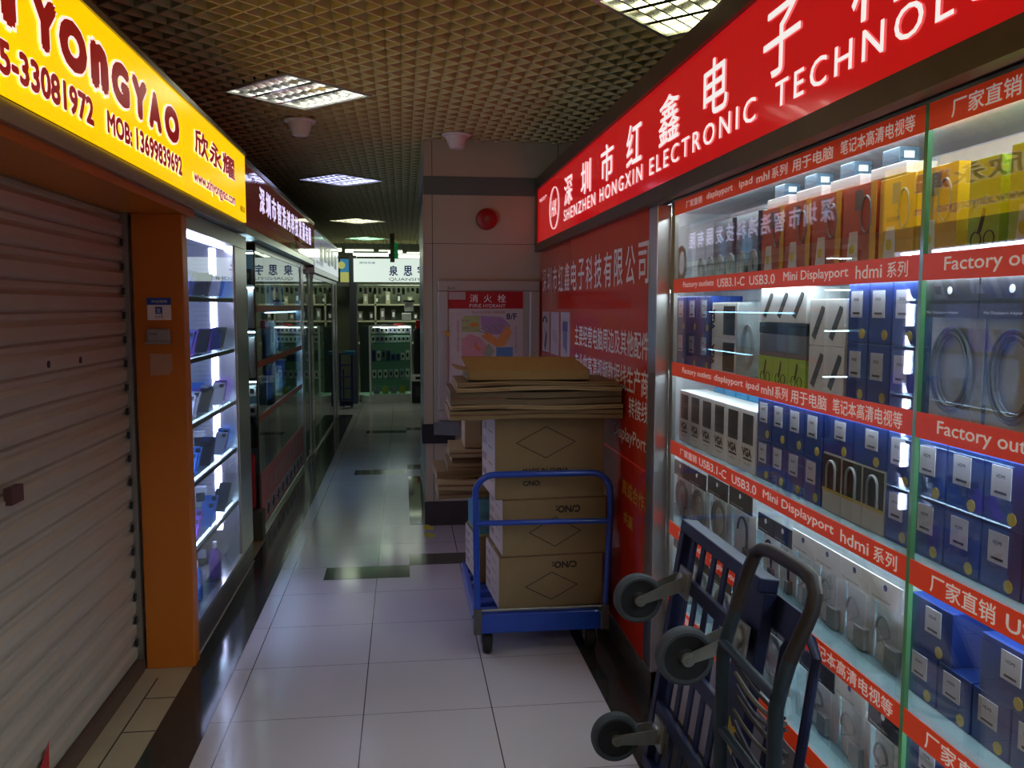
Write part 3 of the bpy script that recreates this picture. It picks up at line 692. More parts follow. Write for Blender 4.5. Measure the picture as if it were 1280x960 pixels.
for a, b, c in ((6.03, 5.75, 0), (5.67, 5.39, 1), (5.31, 5.02, 2)):
    pic = part('product_picture', MB().box((.972, b, 1.27), (.9745, a, 1.545)), mat('picture card', (.62, .58, .62), .4), t, bevel=.001)
    mm = MB(); cy = (a+b)/2
    if c == 0: mm.tube([(.9715, cy+.08*math.cos(s)+.02, 1.46+.05*math.sin(s)) for s in [.3+i*.2 for i in range(14)]], .006, 6); mm.poly((.972, cy, 1.35), -Y, Z, [(-.05, -.04), (.0, -.07), (.06, .03), (.02, .07)], .001)
    elif c == 1: 
        for q in range(4): mm.box((.971, cy-.09+q*.05, 1.33+.01*q), (.972, cy-.075+q*.05, 1.43))
    else: mm.box((.971, cy-.08, 1.43), (.972, cy+.08, 1.49)).box((.971, cy-.06, 1.30), (.972, cy-.03, 1.44)).box((.971, cy-.01, 1.32), (.972, cy+.02, 1.44)).box((.971, cy+.04, 1.33), (.972, cy+.06, 1.44))
    part('device_picture', mm, M_black if c == 0 else mat('picture violet', (.12, .1, .25), .5) if c == 2 else M_grey, pic)
struct('baseboard_right', MB().box((.970, 3.27, 0), (1.03, 6.165, .11)), M_steeld)

# ================================================================== right shop: showcase
t = thing('lit_product_showcase', 'long glass showcase with red lettered bands, full of boxed cables', 'showcase', (1.2, 1.6, 0))
part('post', MB().box((.975, 3.27, 0), (1.03, 3.385, 1.968)), M_steel, t, bevel=.002)
part('side_panel', MB().box((1.04, 3.62, .1), (1.42, 3.63, 1.985)), M_panel, t)
part('side_trim', MB().box((1.03, 3.225, 0), (1.045, 3.27, 1.975)), M_steeld, t)
part('back_panel', MB().box((1.40, -2.4, .1), (1.41, 3.62, 1.985)), M_panel, t)
part('top_board', MB().box((1.03, -2.4, 1.975), (1.41, 3.62, 1.984)), M_panel, t)
part('base', MB().box((1.032, -2.4, 0), (1.41, 3.62, .385)), mat('white base panel', (.55, .52, .55), .3), t)
SH = [1.655, 1.34, 1.035, .72, .41]
for z in SH: part('shelf', MB().box((1.045, -2.3, z-.01), (1.40, 3.62, z)), mat('teal glass shelf', (.26, .38, .42), .15), t)
for i, z in enumerate([1.975]+SH):
    if i == 0: zz = 1.965
    else: zz = z-.010
    part('led_strip', MB().box((1.105, -2.2, zz-.008), (1.122, 3.6, zz)), M_led, t)
part('glass_pane', MB().box((1.030, 1.63, .385), (1.035, 3.23, 1.975)), M_pane, t)
part('glass_pane', MB().box((1.036, -2.3, .385), (1.041, 1.665, 1.975)), M_pane, t)
part('pane_edge', MB().box((1.027, 1.618, .385), (1.037, 1.630, 1.975)), M_edge, t)
part('top_trim', MB().box((1.026, -2.3, 1.975), (1.03, 3.23, 1.981)), mat('pale trim', (.5, .5, .35), .3, .5), t)
BT = [1.975, 1.682, 1.367, 1.063, .745, .445]
def band(z, txts, label):
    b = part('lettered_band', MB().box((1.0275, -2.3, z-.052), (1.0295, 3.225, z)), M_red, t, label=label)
    mb = MB()
    for s, a, e, h in txts: mb.text(s, (1.0275, a, z-.026-h/2), -Y, Z, a-e, h, .02, .001)
    part('lettering', mb, mat('band print', (.72, .72, .70), .5, emit=(1, .95, .9), es=.18), b)  # print glows slightly, as if lit from behind
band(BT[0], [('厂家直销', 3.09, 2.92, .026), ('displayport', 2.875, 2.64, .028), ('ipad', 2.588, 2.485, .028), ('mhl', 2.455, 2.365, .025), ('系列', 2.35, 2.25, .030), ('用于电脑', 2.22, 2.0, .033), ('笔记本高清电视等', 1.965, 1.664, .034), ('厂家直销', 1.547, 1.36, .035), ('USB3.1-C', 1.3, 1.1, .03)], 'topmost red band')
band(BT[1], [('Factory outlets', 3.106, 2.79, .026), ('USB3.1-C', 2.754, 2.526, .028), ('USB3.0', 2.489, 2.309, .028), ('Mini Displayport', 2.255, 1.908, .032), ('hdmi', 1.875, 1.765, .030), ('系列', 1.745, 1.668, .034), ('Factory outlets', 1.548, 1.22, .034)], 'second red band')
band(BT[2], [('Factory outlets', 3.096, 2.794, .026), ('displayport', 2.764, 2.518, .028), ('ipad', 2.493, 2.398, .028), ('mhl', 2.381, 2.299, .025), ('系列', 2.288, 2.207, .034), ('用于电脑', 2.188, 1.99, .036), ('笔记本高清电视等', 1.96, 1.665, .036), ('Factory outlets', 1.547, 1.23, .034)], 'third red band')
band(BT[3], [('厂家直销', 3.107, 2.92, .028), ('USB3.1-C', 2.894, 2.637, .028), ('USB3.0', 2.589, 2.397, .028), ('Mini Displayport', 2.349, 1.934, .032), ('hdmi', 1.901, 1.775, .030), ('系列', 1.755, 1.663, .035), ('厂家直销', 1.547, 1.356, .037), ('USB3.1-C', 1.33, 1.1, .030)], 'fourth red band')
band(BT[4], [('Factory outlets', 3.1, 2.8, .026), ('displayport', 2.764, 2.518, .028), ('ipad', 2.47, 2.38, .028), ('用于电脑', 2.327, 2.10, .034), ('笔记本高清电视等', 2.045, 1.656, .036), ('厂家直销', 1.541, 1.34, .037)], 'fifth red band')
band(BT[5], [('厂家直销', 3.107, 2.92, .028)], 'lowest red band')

# ---- goods of the right showcase. Local frame: front at x=0, depth +x, width along y, height z
U = -Y
def carton(name, w, h, d, m, cat='box'):
    t = thing(name, '', cat); t['fresh'] = 1
    lpart('carton', MB().box((0, -w/2, 0), (d, w/2, h)), m, t, bevel=.0015)
    return t
def P(key, fn):
    if key not in protos: protos[key] = fn()
    return protos[key]
def blue_box(w, h, lab=0):
    def f():
        t = carton('cable_box', w, h, .12, M_bluebox)
        lw, lh = min(.055, w*.55), min(.065, h*.48)
        y0 = lw/2+(.008 if lab == 0 else -.01); z0 = h*.42
        l = lpart('label', MB().box((-.0012, y0-lw, z0), (0, y0, z0+lh)), M_label, t)
        lpart('label_print', MB().text('HDMI' if w > .1 else 'DP-VGA', (-.0012, y0-lw*.28, z0+lh*.62), U, Z, lw*.44, lh*.12, .03).box((-.002, y0-lw*.8, z0+lh*.12), (-.0012, y0-lw*.2, z0+lh*.2)), M_ink, l)
        lpart('badge', MB().lathe((0, -w*.22, h*.15), (-1, 0, 0), [(.013, 0), (.013, .001)], 8), M_badge, t)
        return t
    return P(('blue', w, h, lab), f)
def vga_box(w, h):
    def f():
        t = carton('adapter_box', w, h, .11, M_whitebox)
        lpart('window', MB().box((-.001, -w*.34, h*.45), (0, w*.34, h*.93)), M_black, t)
        lpart('lettering', MB().text('VGA', (-.001, w*.32, h*.24), U, Z, w*.62, h*.15, .12).box((-.002, -w*.3, h*.19), (-.001, w*.24, h*.22)).box((-.002, -w*.2, h*.12), (-.001, w*.2, h*.125)), M_ink, t)
        return t
    return P(('vga', w, h), f)
def vga_side(w, h):
    def f():
        t = carton('adapter_box', w, h, .11, M_whitebox)
        lpart('window', MB().box((-.001, -w*.42, h*.1), (0, w*.02, h*.9)), M_black, t)
        lpart('lettering', MB().text('VGA', (-.001, w*.34, h*.22), Z, Y, h*.6, w*.18, .10), M_ink, t)
        return t
    return P(('vgas', w, h), f)
def ringpts(cx, cy, r, rz, n=22, x=0., a0=0., a1=2*PI):
    return [(x, cy+r*math.cos(a0+(a1-a0)*i/n), cx+rz*math.sin(a0+(a1-a0)*i/n)) for i in range(n+1)]
def header_pack(w, h, dark=True, kind='coil'):
    def f():
        t = thing('cable_pack', '', 'cable pack'); t['fresh'] = 1
        hh = h*.27
        hd = lpart('header_card', MB().box((0, -w/2, h-hh), (.004, w/2, h)), M_black if dark else M_whitebox, t)
        lpart('hang_hole', MB().lathe((-.0004, 0, h-hh*.3), (-1, 0, 0), [(.008, 0), (.008, .0006)], 12), M_panel if dark else M_bluebox, hd)
        lpart('lettering', MB().text('Mini Displayport Adapter' if w > .12 else 'HDMI Adapter', (0, w*.42, h-hh*.92), U, Z, w*.6, .007), M_white if dark else M_ink, hd)
        lpart('clear_bag', MB().box((-.008, -w/2+.002, 0), (-.006, w/2-.002, h-hh)), M_bag, t)
        if kind == 'coil':
            mb = MB()
            for q in range(4): mb.tube(ringpts(h*.36, 0, w*.36-q*.006, h*.30-q*.006, 28, .008+.004*(q % 2)), .0035, 6, False)
            lpart('cable', mb, M_cable, t, True)
        elif kind == 'arch':
            lpart('cable', MB().tube([(.01, -w*.14, h*.18)]+ringpts(h*.38, 0.02, w*.22, h*.18, 14, .01, 0, PI)+[(.01, w*.3, h*.25)], .0035, 6), M_cablew if not dark else M_cable, t, True)
            lpart('connector', MB().box((.003, -w*.14-.026, h*.02), (.02, -w*.14+.024, h*.28)), M_grey, t, bevel=.003)
        elif kind == 'loop':
            lpart('cable', MB().tube(ringpts(h*.42, 0, w*.2, h*.2, 14, .01, 0, PI)+[(.01, -w*.2, h*.1)], .004, 6), M_cableb, t, True)
            lpart('connector', MB().box((.003, -w*.32, h*.02), (.018, -w*.08, h*.22)), M_black, t, bevel=.003)
        lpart('inner_card', MB().box((.02, -w/2+.004, 0), (.022, w/2-.004, h-hh)), mat('pale insert', (.88, .92, .92), .5), t)
        return t
    return P(('hp', w, h, dark, kind), f)
def pen_box(w, h, n):
    def f():
        t = carton('stylus_box', w, h, .1, M_whitebox)
        for q in range(n):
            c = w/2-(q+.5)*w/n
            lpart('stylus_picture', MB().poly((0, c, h*.5), U, Z, [(-.034, -h*.30), (-.014, -h*.38), (.034, h*.22), (.036, h*.32), (.020, h*.36)], .001), mat('stylus grey', (.08, .085, .08), .4), t)
        return t
    return P(('pen', w, h, n), f)
def bike_box(w, h):
    def f():
        t = carton('lime_box', w, h, .1, M_green)
        mb = MB().tube(ringpts(h*.25, .018, .015, .015, 14, -.001), .0012, 4).tube(ringpts(h*.25, -.02, .015, .015, 14, -.001), .0012, 4)
        mb.poly((0, 0, h*.3), U, Z, [(-.016, 0), (-.004, .004), (.004, .03), (.006, .045), (.0, .05), (-.006, .03)], .001)
        lpart('bicycle_picture', mb, M_ink, t)
        return t
    return P(('bike', w, h), f)
def flower_box(w, h, m):
    def f():
        t = carton('flower_box', w, h, .08, m)
        lpart('side_stripe', MB().box((-.001, -w/2, 0), (0, -w/2+w*.16, h)), M_yelbox, t)
        lpart('device_picture', MB().tube(ringpts(h*.66, -w*.22, w*.15, h*.2, 18, -.001), .003, 6).box((-.001, -w*.1, h*.72), (0, w*.12, h*.94)), mat('grey picture', (.12, .12, .10), .4), t)
        c = lpart('flower_card', MB().poly((0, w*.18, h*.07), U, Z, [(-w*.17, 0), (w*.19, 0), (w*.16, h*.42), (-w*.08, h*.42)], .0015), M_whitebox, t)
        lpart('flower', MB().lathe((-.0016, w*.17, h*.30), (-1, 0, 0), [(.013, 0), (.013, .0006)], 10), mat('flower yellow', (.75, .6, .02), .5), c)
        return t
    return P(('fl', w, h, m.name), f)
def window_box(w, h):
    def f():
        t = carton('window_box', w, h, .1, mat('cream box', (.55, .55, .5), .4))
        lpart('window', MB().box((-.001, -w*.46, h*.36), (0, w*.46, h*.97)), mat('window dark', (.06, .065, .05), .15), t)
        lpart('cable', MB().tube([(-.003, w*.22, h*.4)]+ringpts(h*.72, 0, w*.22, h*.16, 10, -.003, 0, PI)+[(-.003, -w*.22, h*.4)], .004, 6), M_cable, t, True)
        lpart('stripe', MB().box((-.002, -w*.48, h*.34), (-.001, w*.48, h*.39)), M_badge, t)
        return t
    return P(('win', w, h), f)
def bag_pack(w, h):
    def f():
        t = thing('clear_bag_pack', '', 'plastic bag'); t['fresh'] = 1
        lpart('bag', MB().add([(-.01, -w/2, 0), (-.01, w/2, 0), (.02, w/2, 0), (.02, -w/2, 0), (.0, -w/2, h), (.0, w/2, h), (.004, w/2, h), (.004, -w/2, h)], [(0, 3, 2, 1), (4, 5, 6, 7), (0, 1, 5, 4), (1, 2, 6, 5), (2, 3, 7, 6), (3, 0, 4, 7)]), M_bag, t)
        mb = MB()
        for q in range(3): mb.tube(ringpts(h*.4, 0, w*.33-q*.008, h*.28-q*.008, 20, .004), .004, 6)
        lpart('cable', mb, M_cablew, t, True)
        return t
    return P(('bag', w, h), f)
SN = ['top', 'second', 'third', 'fourth', 'fifth']
rel = ' of the product showcase'
def row(proto, s, ys, x, z, what, where, group):
    for i, y in enumerate(ys):
        n = len(ys)
        pos = (', '+ORD[i]+' from post') if n > 1 else ''
        put(proto, (x, y, z+.0005), '%s, %s shelf %s%s' % (what, SN[s], where, pos), group)
def centers(a, b, n): return [a+(b-a)*(i+.5)/n for i in range(n)]
XF = 1.12
# top shelf
row(bag_pack(.18, .24), 0, [3.36], 1.10, SH[0], 'tall white slim pack', 'right beside the steel post', 'top shelf bags')
row(bag_pack(.098, .155), 0, centers(3.24, 2.65, 6), 1.12, SH[0], 'clear bag with white cable', 'left part', 'clear bags on the top shelf')
def dark_pack(w, h):
    def f():
        t = carton('gadget_box', w, h, .05, mat('dark teal print', (.02, .035, .045), .3))
        lpart('picture', MB().poly((0, 0, h*.5), U, Z, [(-w*.3, -h*.2), (w*.2, -h*.25), (w*.3, h*.1), (-w*.1, h*.3)], .001), mat('painted teal highlight', (.10, .22, .32), .2), t)  # patch painted as a blue highlight on the dark front
        lpart('lettering', MB().text('HD', (0, w*.35, h*.2), U, Z, w*.2, h*.2, .02), M_white, t)
        return t
    return P(('dk', w, h), f)
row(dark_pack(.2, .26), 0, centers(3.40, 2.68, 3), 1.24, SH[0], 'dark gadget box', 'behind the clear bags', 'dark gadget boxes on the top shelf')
row(flower_box(.158, .222, M_redbox), 0, centers(2.63, 1.955, 4), 1.12, SH[0], 'orange-red box with flower card', 'middle', 'orange-red flower boxes')
row(flower_box(.142, .218, M_yelbox), 0, centers(1.95, 1.65, 2), 1.12, SH[0], 'amber box with flower card', 'right of the orange-red boxes', 'amber flower boxes')
p = bike_box(.09, .205); put(p, (1.10, 1.545, SH[0]+.0005), 'lime-green box with bicycle picture on the top shelf, just past the green glass edge', 'lime boxes')
p = flower_box(.13, .215, M_green); put(p, (1.10, 1.41, SH[0]+.0005), 'lime-yellow box with flower card, at the right edge of the top shelf', 'lime boxes')
p = flower_box(.13, .215, M_green); put(p, (1.10, 1.25, SH[0]+.0005), 'lime-yellow box with flower card on the top shelf, outermost on the right', 'lime boxes')
for i in range(4):
    plain_box('flat_white_box', (1.125, 2.60-i*.2, 1.8785), (1.20, 2.45-i*.2, 1.8785+.028), M_whitebox, 'flat white box on top of the orange-red boxes, %s from the post' % ORD[i], group='flat white boxes on the orange-red boxes')
for i in range(4):
    plain_box('black_gadget', (1.13, 2.56-i*.2, 1.908), (1.18, 2.49-i*.2, 1.944), mat('slate gadget', (.06, .10, .14), .3), 'small dark gadget box right under the top red band, %s from the post' % ORD[i], group='dark gadget boxes under the top red band')
# second shelf
g = 'blue cable boxes on the second shelf'
row(blue_box(.135, .138), 1, centers(3.47, 3.06, 3), XF, SH[1], 'blue cable box, white label', 'far left, lower row', g)
row(blue_box(.135, .138), 1, centers(3.47, 3.06, 3), XF, SH[1]+.139, 'blue cable box, white label', 'far left, upper row', g)
row(vga_side(.24, .126), 1, [2.93], XF, SH[1], 'white VGA adapter box lying sideways', 'lower of two beside the blue boxes', 'white sideways VGA boxes')
row(vga_side(.24, .126), 1, [2.93], XF, SH[1]+.127, 'white VGA adapter box lying sideways', 'upper of two beside the blue boxes', 'white sideways VGA boxes')
row(bag_pack(.15, .26), 1, [2.725], XF, SH[1], 'large clear bag with white cable', 'between the white VGA boxes and lime boxes', None)
row(bike_box(.106, .086), 1, centers(2.625, 2.30, 3), XF, SH[1], 'small lime box with bicycle picture', 'middle', 'small lime boxes')
plain_box('grey_box', (XF, 2.62, SH[1]+.087), (XF+.1, 2.30, SH[1]+.155), M_greybox, 'long grey box lying on the small lime boxes', m2=M_greybox)
plain_box('black_box', (XF, 2.625, SH[1]+.156), (XF+.1, 2.30, SH[1]+.190), M_black, 'long black box lying on the long grey box', m2=M_black)
p = pen_box(.31, .105, 3); put(p, (XF, 2.46, SH[1]+.191), 'white box with three dark stylus pictures on the long black box', 'white stylus boxes')
row(pen_box(.195, .132, 2), 1, [2.185], XF, SH[1], 'white box with two dark stylus pictures', 'lower of the two stacked', 'white stylus boxes')
row(pen_box(.195, .125, 2), 1, [2.185], XF, SH[1]+.133, 'white box with two dark stylus pictures', 'upper of the two stacked', 'white stylus boxes')
row(blue_box(.096, .148), 1, centers(2.075, 1.775, 3), XF, SH[1], 'blue cable box, white label', 'middle right, lower row', g)
row(blue_box(.096, .148), 1, centers(2.075, 1.775, 3), XF, SH[1]+.149, 'blue cable box, white label', 'middle right, upper row', g)
row(header_pack(.18, .295, True, 'coil'), 1, [1.665, 1.48, 1.295], XF, SH[1], 'large bagged grey cable coil', 'right of the green glass edge', 'big bagged coils')
# third shelf
row(vga_box(.127, .205), 2, centers(3.405, 2.63, 6), XF, SH[2], 'upright white VGA adapter box', 'left', 'upright white VGA boxes')
g = 'blue cable boxes on the third shelf'
for i, y in enumerate(centers(3.5, 2.65, 7)):
    plain_box('blue_pouch', (1.30, y-.055, SH[2]+.001), (1.33, y+.055, SH[2]+.28), mat('cyan pouch', (.08, .35, .60), .3), 'light blue pouch behind the upright VGA boxes, %s from the post' % ORD[i], m2=M_bluebox, group='light blue pouches')
row(blue_box(.106, .127), 2, centers(2.62, 2.185, 4), XF, SH[2], 'blue cable box, white label', 'middle, lower row', g)
row(blue_box(.106, .127), 2, centers(2.62, 2.185, 4), XF, SH[2]+.128, 'blue cable box, white label', 'middle, upper row', g)
row(window_box(.1, .155), 2, centers(2.18, 1.875, 3), XF, SH[2], 'cream box with dark window', 'right of the blue boxes', 'cream window boxes')
row(blue_box(.15, .10, 1), 2, centers(2.18, 1.875, 2), XF, SH[2]+.156, 'wide blue box with white label', 'on the cream window boxes', g)
row(blue_box(.1, .127), 2, [1.82], XF, SH[2], 'blue cable box, white label', 'lower of two left of the glass edge', g)
row(blue_box(.1, .127), 2, [1.82], XF, SH[2]+.128, 'blue cable box, white label', 'upper of two left of the glass edge', g)
row(blue_box(.112, .127), 2, centers(1.765, 1.30, 4), XF, SH[2], 'blue cable box, white label', 'right of glass edge, lower row', g)
row(blue_box(.112, .127), 2, centers(1.765, 1.30, 4), XF, SH[2]+.128, 'blue cable box, white label', 'right of glass edge, upper row', g)
# fourth shelf
g = 'cable packs on the fourth shelf'
row(header_pack(.195, .225, True, 'coil'), 3, [3.38, 3.18], XF, SH[3], 'bagged cable coil with black header card', 'far left', g)
row(header_pack(.195, .235, True, 'coil'), 3, [2.96], XF, SH[3], 'bagged cable coil with black header card', 'third pack from the steel post', g)
row(header_pack(.195, .24, True, 'loop'), 3, [2.745], XF, SH[3], 'bagged black looped cable with black header card', 'fourth pack from the steel post', g)
row(header_pack(.118, .205, True, 'loop'), 3, [2.535, 2.413], XF, SH[3], 'narrow pack with black header card', 'above the leaning blue trolley', g)
row(header_pack(.138, .215, False, 'arch'), 3, centers(2.35, 1.785, 4), XF, SH[3], 'white header pack with arched white cable', 'above the trolley handle', 'white header packs on the fourth shelf')
g = 'blue cable boxes on the fourth shelf'
row(blue_box(.108, .108), 3, centers(1.76, 1.31, 4), XF, SH[3], 'blue cable box, white label', 'right of glass edge, lower row', g)
row(blue_box(.15, .115, 1), 3, [1.68], XF, SH[3]+.109, 'wide blue box with white label', 'upper row, left of the gap', g)
row(blue_box(.15, .115, 1), 3, [1.44], XF, SH[3]+.109, 'wide blue box with white label', 'upper row, right of the gap', g)
# fifth shelf
g = 'cable packs on the fifth shelf'
row(header_pack(.2, .225, True, 'coil'), 4, [3.35, 3.13, 2.91, 2.69, 2.47], XF, SH[4], 'bagged coil, black header card', 'behind the leaning blue trolley', g)
row(header_pack(.2, .2, True, 'arch'), 4, [2.18], XF, SH[4], 'bagged cable with black header card', 'seen through the trolley handle', g)
row(header_pack(.15, .215, False, 'arch'), 4, [2.0], XF, SH[4], 'pale green-white cable pack', 'beside the trolley handle', g)
row(header_pack(.13, .215, True, 'arch'), 4, [1.845], XF, SH[4], 'bagged white cable with black header card', 'left of the green glass edge', g)
g = 'blue cable boxes on the fifth shelf'
row(blue_box(.15, .115, 1), 4, [1.68, 1.5], XF, SH[4]+.109, 'wide blue box, white label', 'right of glass edge, upper row', g)
row(blue_box(.108, .108), 4, centers(1.76, 1.42, 3), XF, SH[4], 'blue cable box, white label', 'right of glass edge, lower row', g)

# ================================================================== carton trolley
t = thing('platform_trolley', 'blue platform trolley carrying the stack of brown cartons', 'trolley', (.6, 4.15, 0))
mb = MB().box((.30, 3.74, .115), (.91, 3.765, .205)).box((.30, 4.535, .115), (.91, 4.56, .205)).box((.30, 3.765, .115), (.325, 4.535, .205)).box((.885, 3.765, .115), (.91, 4.535, .205))
for i in range(6): mb.box((.325, 3.80+i*.13, .17), (.885, 3.865+i*.13, .198))
part('deck', mb, M_blue, t, bevel=.006)
def arc(c, r, a0, a1, n, u, v): return [Vector(c)+Vector(u)*r*math.cos(a0+(a1-a0)*i/n)+Vector(v)*r*math.sin(a0+(a1-a0)*i/n) for i in range(n+1)]
yh = 3.74; xl, xr, zt = .322, .900, .838
pts = [(.315, yh, .16), (.312, yh, .45)] + arc((xl+.07, yh, zt-.085), .085, PI, PI/2, 8, X, Z) + arc((xr-.07, yh, zt-.085), .085, PI/2, 0, 8, X, Z) + [(.918, yh, .65), (.895, yh, .16)]
part('handle', MB().tube(pts, .0145, 12), M_blue, t, True)
part('cross_bar', MB().cyl((.312, yh, .622), (.913, yh, .618), .0125), M_blue, t, True)
part('hinge_rod', MB().cyl((.315, yh-.006, .226), (.90, yh-.006, .226), .006), M_zinc, t, True)
for xx in (.315, .895):
    part('hinge_bracket', MB().box((xx-.018, yh-.022, .12), (xx+.018, yh+.02, .235)).cyl((xx-.024, yh-.01, .20), (xx+.024, yh-.01, .20), .008), mat('hinge steel', (.12, .12, .12), .4, .7), t, bevel=.003)
def caster_floor(x, y, par, r=.058):
    w = part('caster', MB().box((x-.028, y-.03, 2*r-.004), (x+.028, y+.03, 2*r+.0)).box((x-.03, y-.018, r-.012), (x-.026, y+.018, 2*r)).box((x+.026, y-.018, r-.012), (x+.03, y+.018, 2*r)), M_zinc, par)
    part('wheel', MB().lathe((x-.022, y, r), (1, 0, 0), [(r*.5, 0), (r*.9, .002), (r, .01), (r, .034), (r*.9, .042), (r*.5, .044)], 28), M_rubberd, w, True)
for xx in (.365, .845):
    for yy in (3.82, 4.46): caster_floor(xx, yy, t)

def rot_about(c, a): return Matrix.Translation(Vector(c)) @ Matrix.Rotation(a, 4, 'Z') @ Matrix.Translation(-Vector(c))
def cardbox(x0, x1, y0, d, z0, z1, ang, label, front, group='brown cartons on the platform trolley'):
    """closed carton, near-left corner at (x0, y0); turned by ang about that corner"""
    t = thing('cardboard_carton', label, 'carton', (x0, y0, z0), group, ang)
    W, H = x1-x0, z1-z0
    lpart('carton', MB().box((0, 0, 0), (W, d, H)), M_card, t, bevel=.004)
    lpart('carton_side', MB().box((-.001, .004, .004), (0, d-.004, H-.004)), M_cardS, t)
    lpart('top_seam', MB().box((0, d/2-.02, H), (W, d/2+.02, H+.0008)), M_cardL, t)
    lpart('fold_edge', MB().box((0, -.0012, H-.004), (W, 0, H-.001)), M_inkbr, t)
    mb = MB(); front(mb, W, H); lpart('print', mb, M_ink, t)
    mb = MB()
    for k, s in enumerate(['红鑫', '品名', '数量', '净重']):
        mb.text(s, (-.001, d*.92, H*(.78-.2*k)), -Y, Z, d*.3, H*.10, .01)
        mb.box((-.0018, d*.2, H*(.79-.2*k)), (-.0012, d*.5, H*(.80-.2*k)))
    lpart('side_print', mb, M_inkbr, t)
    return t
def diamond(mb, cx, cz, w, h):
    pts = [(cx-w/2, cz), (cx, cz+h/2), (cx+w/2, cz), (cx, cz-h/2)]
    for i in range(4):
        a, b = Vector((*pts[i], 0)), Vector((*pts[(i+1) % 4], 0)); d = (b-a).normalized(); n = Vector((-d.y, d.x, 0))*.0019
        q = [a-n, b-n, b+n, a+n]; mb.add([(p.x, -.0015, p.y) for p in q], [(0, 1, 2, 3)])
def fr3(mb, W, H):
    diamond(mb, W*.46, H*.69, W*.54, H*.38)
    mb.text('MADE IN CHINA', (W*.25, 0, H*.31), X, Z, W*.42, H*.066, .09); mb.text('C/NO:', (W*.25, 0, H*.16), X, Z, W*.16, H*.066, .09)
def fr2(mb, W, H):
    diamond(mb, W*.50, H*.41, W*.50, H*.52); mb.text('C/NO:', (W*.745, 0, H*.87), -X, -Z, W*.24, H*.13, .09)
A = .07
cardbox(.418, .905, 3.785, .36, .206, .450, A, 'brown carton with upside-down C/NO print at the bottom of the stack', fr2)
cardbox(.435, .918, 3.785, .36, .451, .712, A, 'brown carton with upside-down C/NO print in the middle of the stack', fr2)
cardbox(.400, .905, 3.785, .36, .713, 1.085, A, 'tall brown carton printed MADE IN CHINA, on top of the two C/NO cartons', fr3)
def fr0(mb, W, H): mb.text('品名', (W*.1, 0, H*.4), X, Z, W*.2, H*.2)
cardbox(.352, .78, 4.19, .33, .206, .435, .1, 'pale carton at the back left of the trolley deck, under the blue box', fr0)
b = thing('blue_carton', 'blue taped box between the pale carton and the folded cartons', 'carton', (.362, 4.22, .436), None, .1)
lpart('carton', MB().box((0, 0, 0), (.40, .30, .185)), M_cyan, b, bevel=.004)
lpart('tape', MB().box((-.002, .1, .02), (0, .16, .185)).box((0, -.001, .07), (.40, 0, .12)), M_bag, b)
lpart('lid_edge', MB().box((-.003, -.003, 0), (.403, .303, .006)), mat('mustard edge', (.5, .45, .2), .6), b)
# flattened cartons on the left, stepping back
fl = [(.165, .78, 4.24, .622, .046, M_card, .02), (.160, .78, 4.22, .669, .05, M_cardL, -.02), (.158, .77, 4.27, .720, .04, M_card, .05), (.21, .76, 4.25, .761, .034, M_card, .0), (.235, .78, 4.29, .796, .032, M_card, .04), (.22, .78, 4.27, .829, .036, M_cardL, -.03)]
def flatcarton(x0, x1, y0, z, h, m, a, label, group, d=.34, sag=0.):
    t = thing('folded_carton', label, 'folded carton', (x0, y0, z), group, a)
    W = x1-x0; mb = MB(); n = 10
    for zz, s in ((0, 1), (h*.52, 1)):
        vs = []
        for i in range(n+1):
            u = i/n; dz = sag*math.sin(PI*u)+.003*math.sin(7*u+z*50)
            for y, e in ((0, 0), (d, .003)):
                for k in (0, h*.44): vs.append((W*u, y+.004*math.sin(5*u+z*40), zz+dz+k))
        f = []
        for i in range(n):
            a_, b_ = i*4, (i+1)*4
            f += [(a_, b_, b_+1, a_+1), (a_+2, a_+3, b_+3, b_+2), (a_+1, b_+1, b_+3, a_+3), (a_, a_+2, b_+2, b_)]
        f += [(0, 1, 3, 2), (n*4, n*4+2, n*4+3, n*4+1)]
        mb.add(vs, f)
    lpart('board', mb, m, t)
    mb2 = MB().box((0.002, -.002, h*.40), (W*.32, .0, h*.56))
    lpart('flap_edge', mb2, M_inkbr, t)
    return t
for i, (a, b_, y, z, h, m_, an) in enumerate(fl):
    flatcarton(a, b_, y, z, h, m_, an, 'folded brown carton in the pile jutting left behind the stack, %s from the bottom' % ORD[i], 'folded cartons jutting left')
plain_box('small_carton', (.30, 4.30, .868), (.62, 4.55, 1.08), M_cardL, 'light brown carton standing on the left pile of folded cartons', 'carton', m2=M_card)
# big folded cartons on the top
tp = [(.195, .963, 3.72, 1.088, .040, M_card, .0, .0), (.200, .960, 3.70, 1.131, .018, M_cardL, .0, .002), (.198, .955, 3.71, 1.152, .058, mat('dark cardboard', (.15, .11, .065), .8, bump=.1), .0, .0), (.225, .950, 3.69, 1.212, .018, M_cardL, .0, .003), (.228, .935, 3.70, 1.234, .018, M_card, .0, .003)]
for i, (a, b_, y, z, h, m_, an, sg_) in enumerate(tp):
    flatcarton(a, b_, y, z, h, m_, an, 'wide folded carton lying across the carton stack, %s from the bottom of the wide pile' % ORD[i], 'wide folded cartons across the stack', .42, sg_)
t = thing('open_carton', 'shallow tan carton with raised flaps on the very top of the pile', 'carton', (.52, 3.9, 1.256))
a0, a1, yf_, yb, z0, z1 = .275, .81, 3.71, 4.05, 1.257, 1.297
part('tray', MB().box((a0, yf_, z0), (a1, yf_+.004, z1)).box((a0, yb-.004, z0), (a1, yb, z1)).box((a0, yf_, z0), (a0+.004, yb, z1)).box((a1-.004, yf_, z0), (a1, yb, z1)).box((a0, yf_, z0), (a1, yb, z0+.004)), mat('tan board', (.30, .19, .065), .7, bump=.05), t)
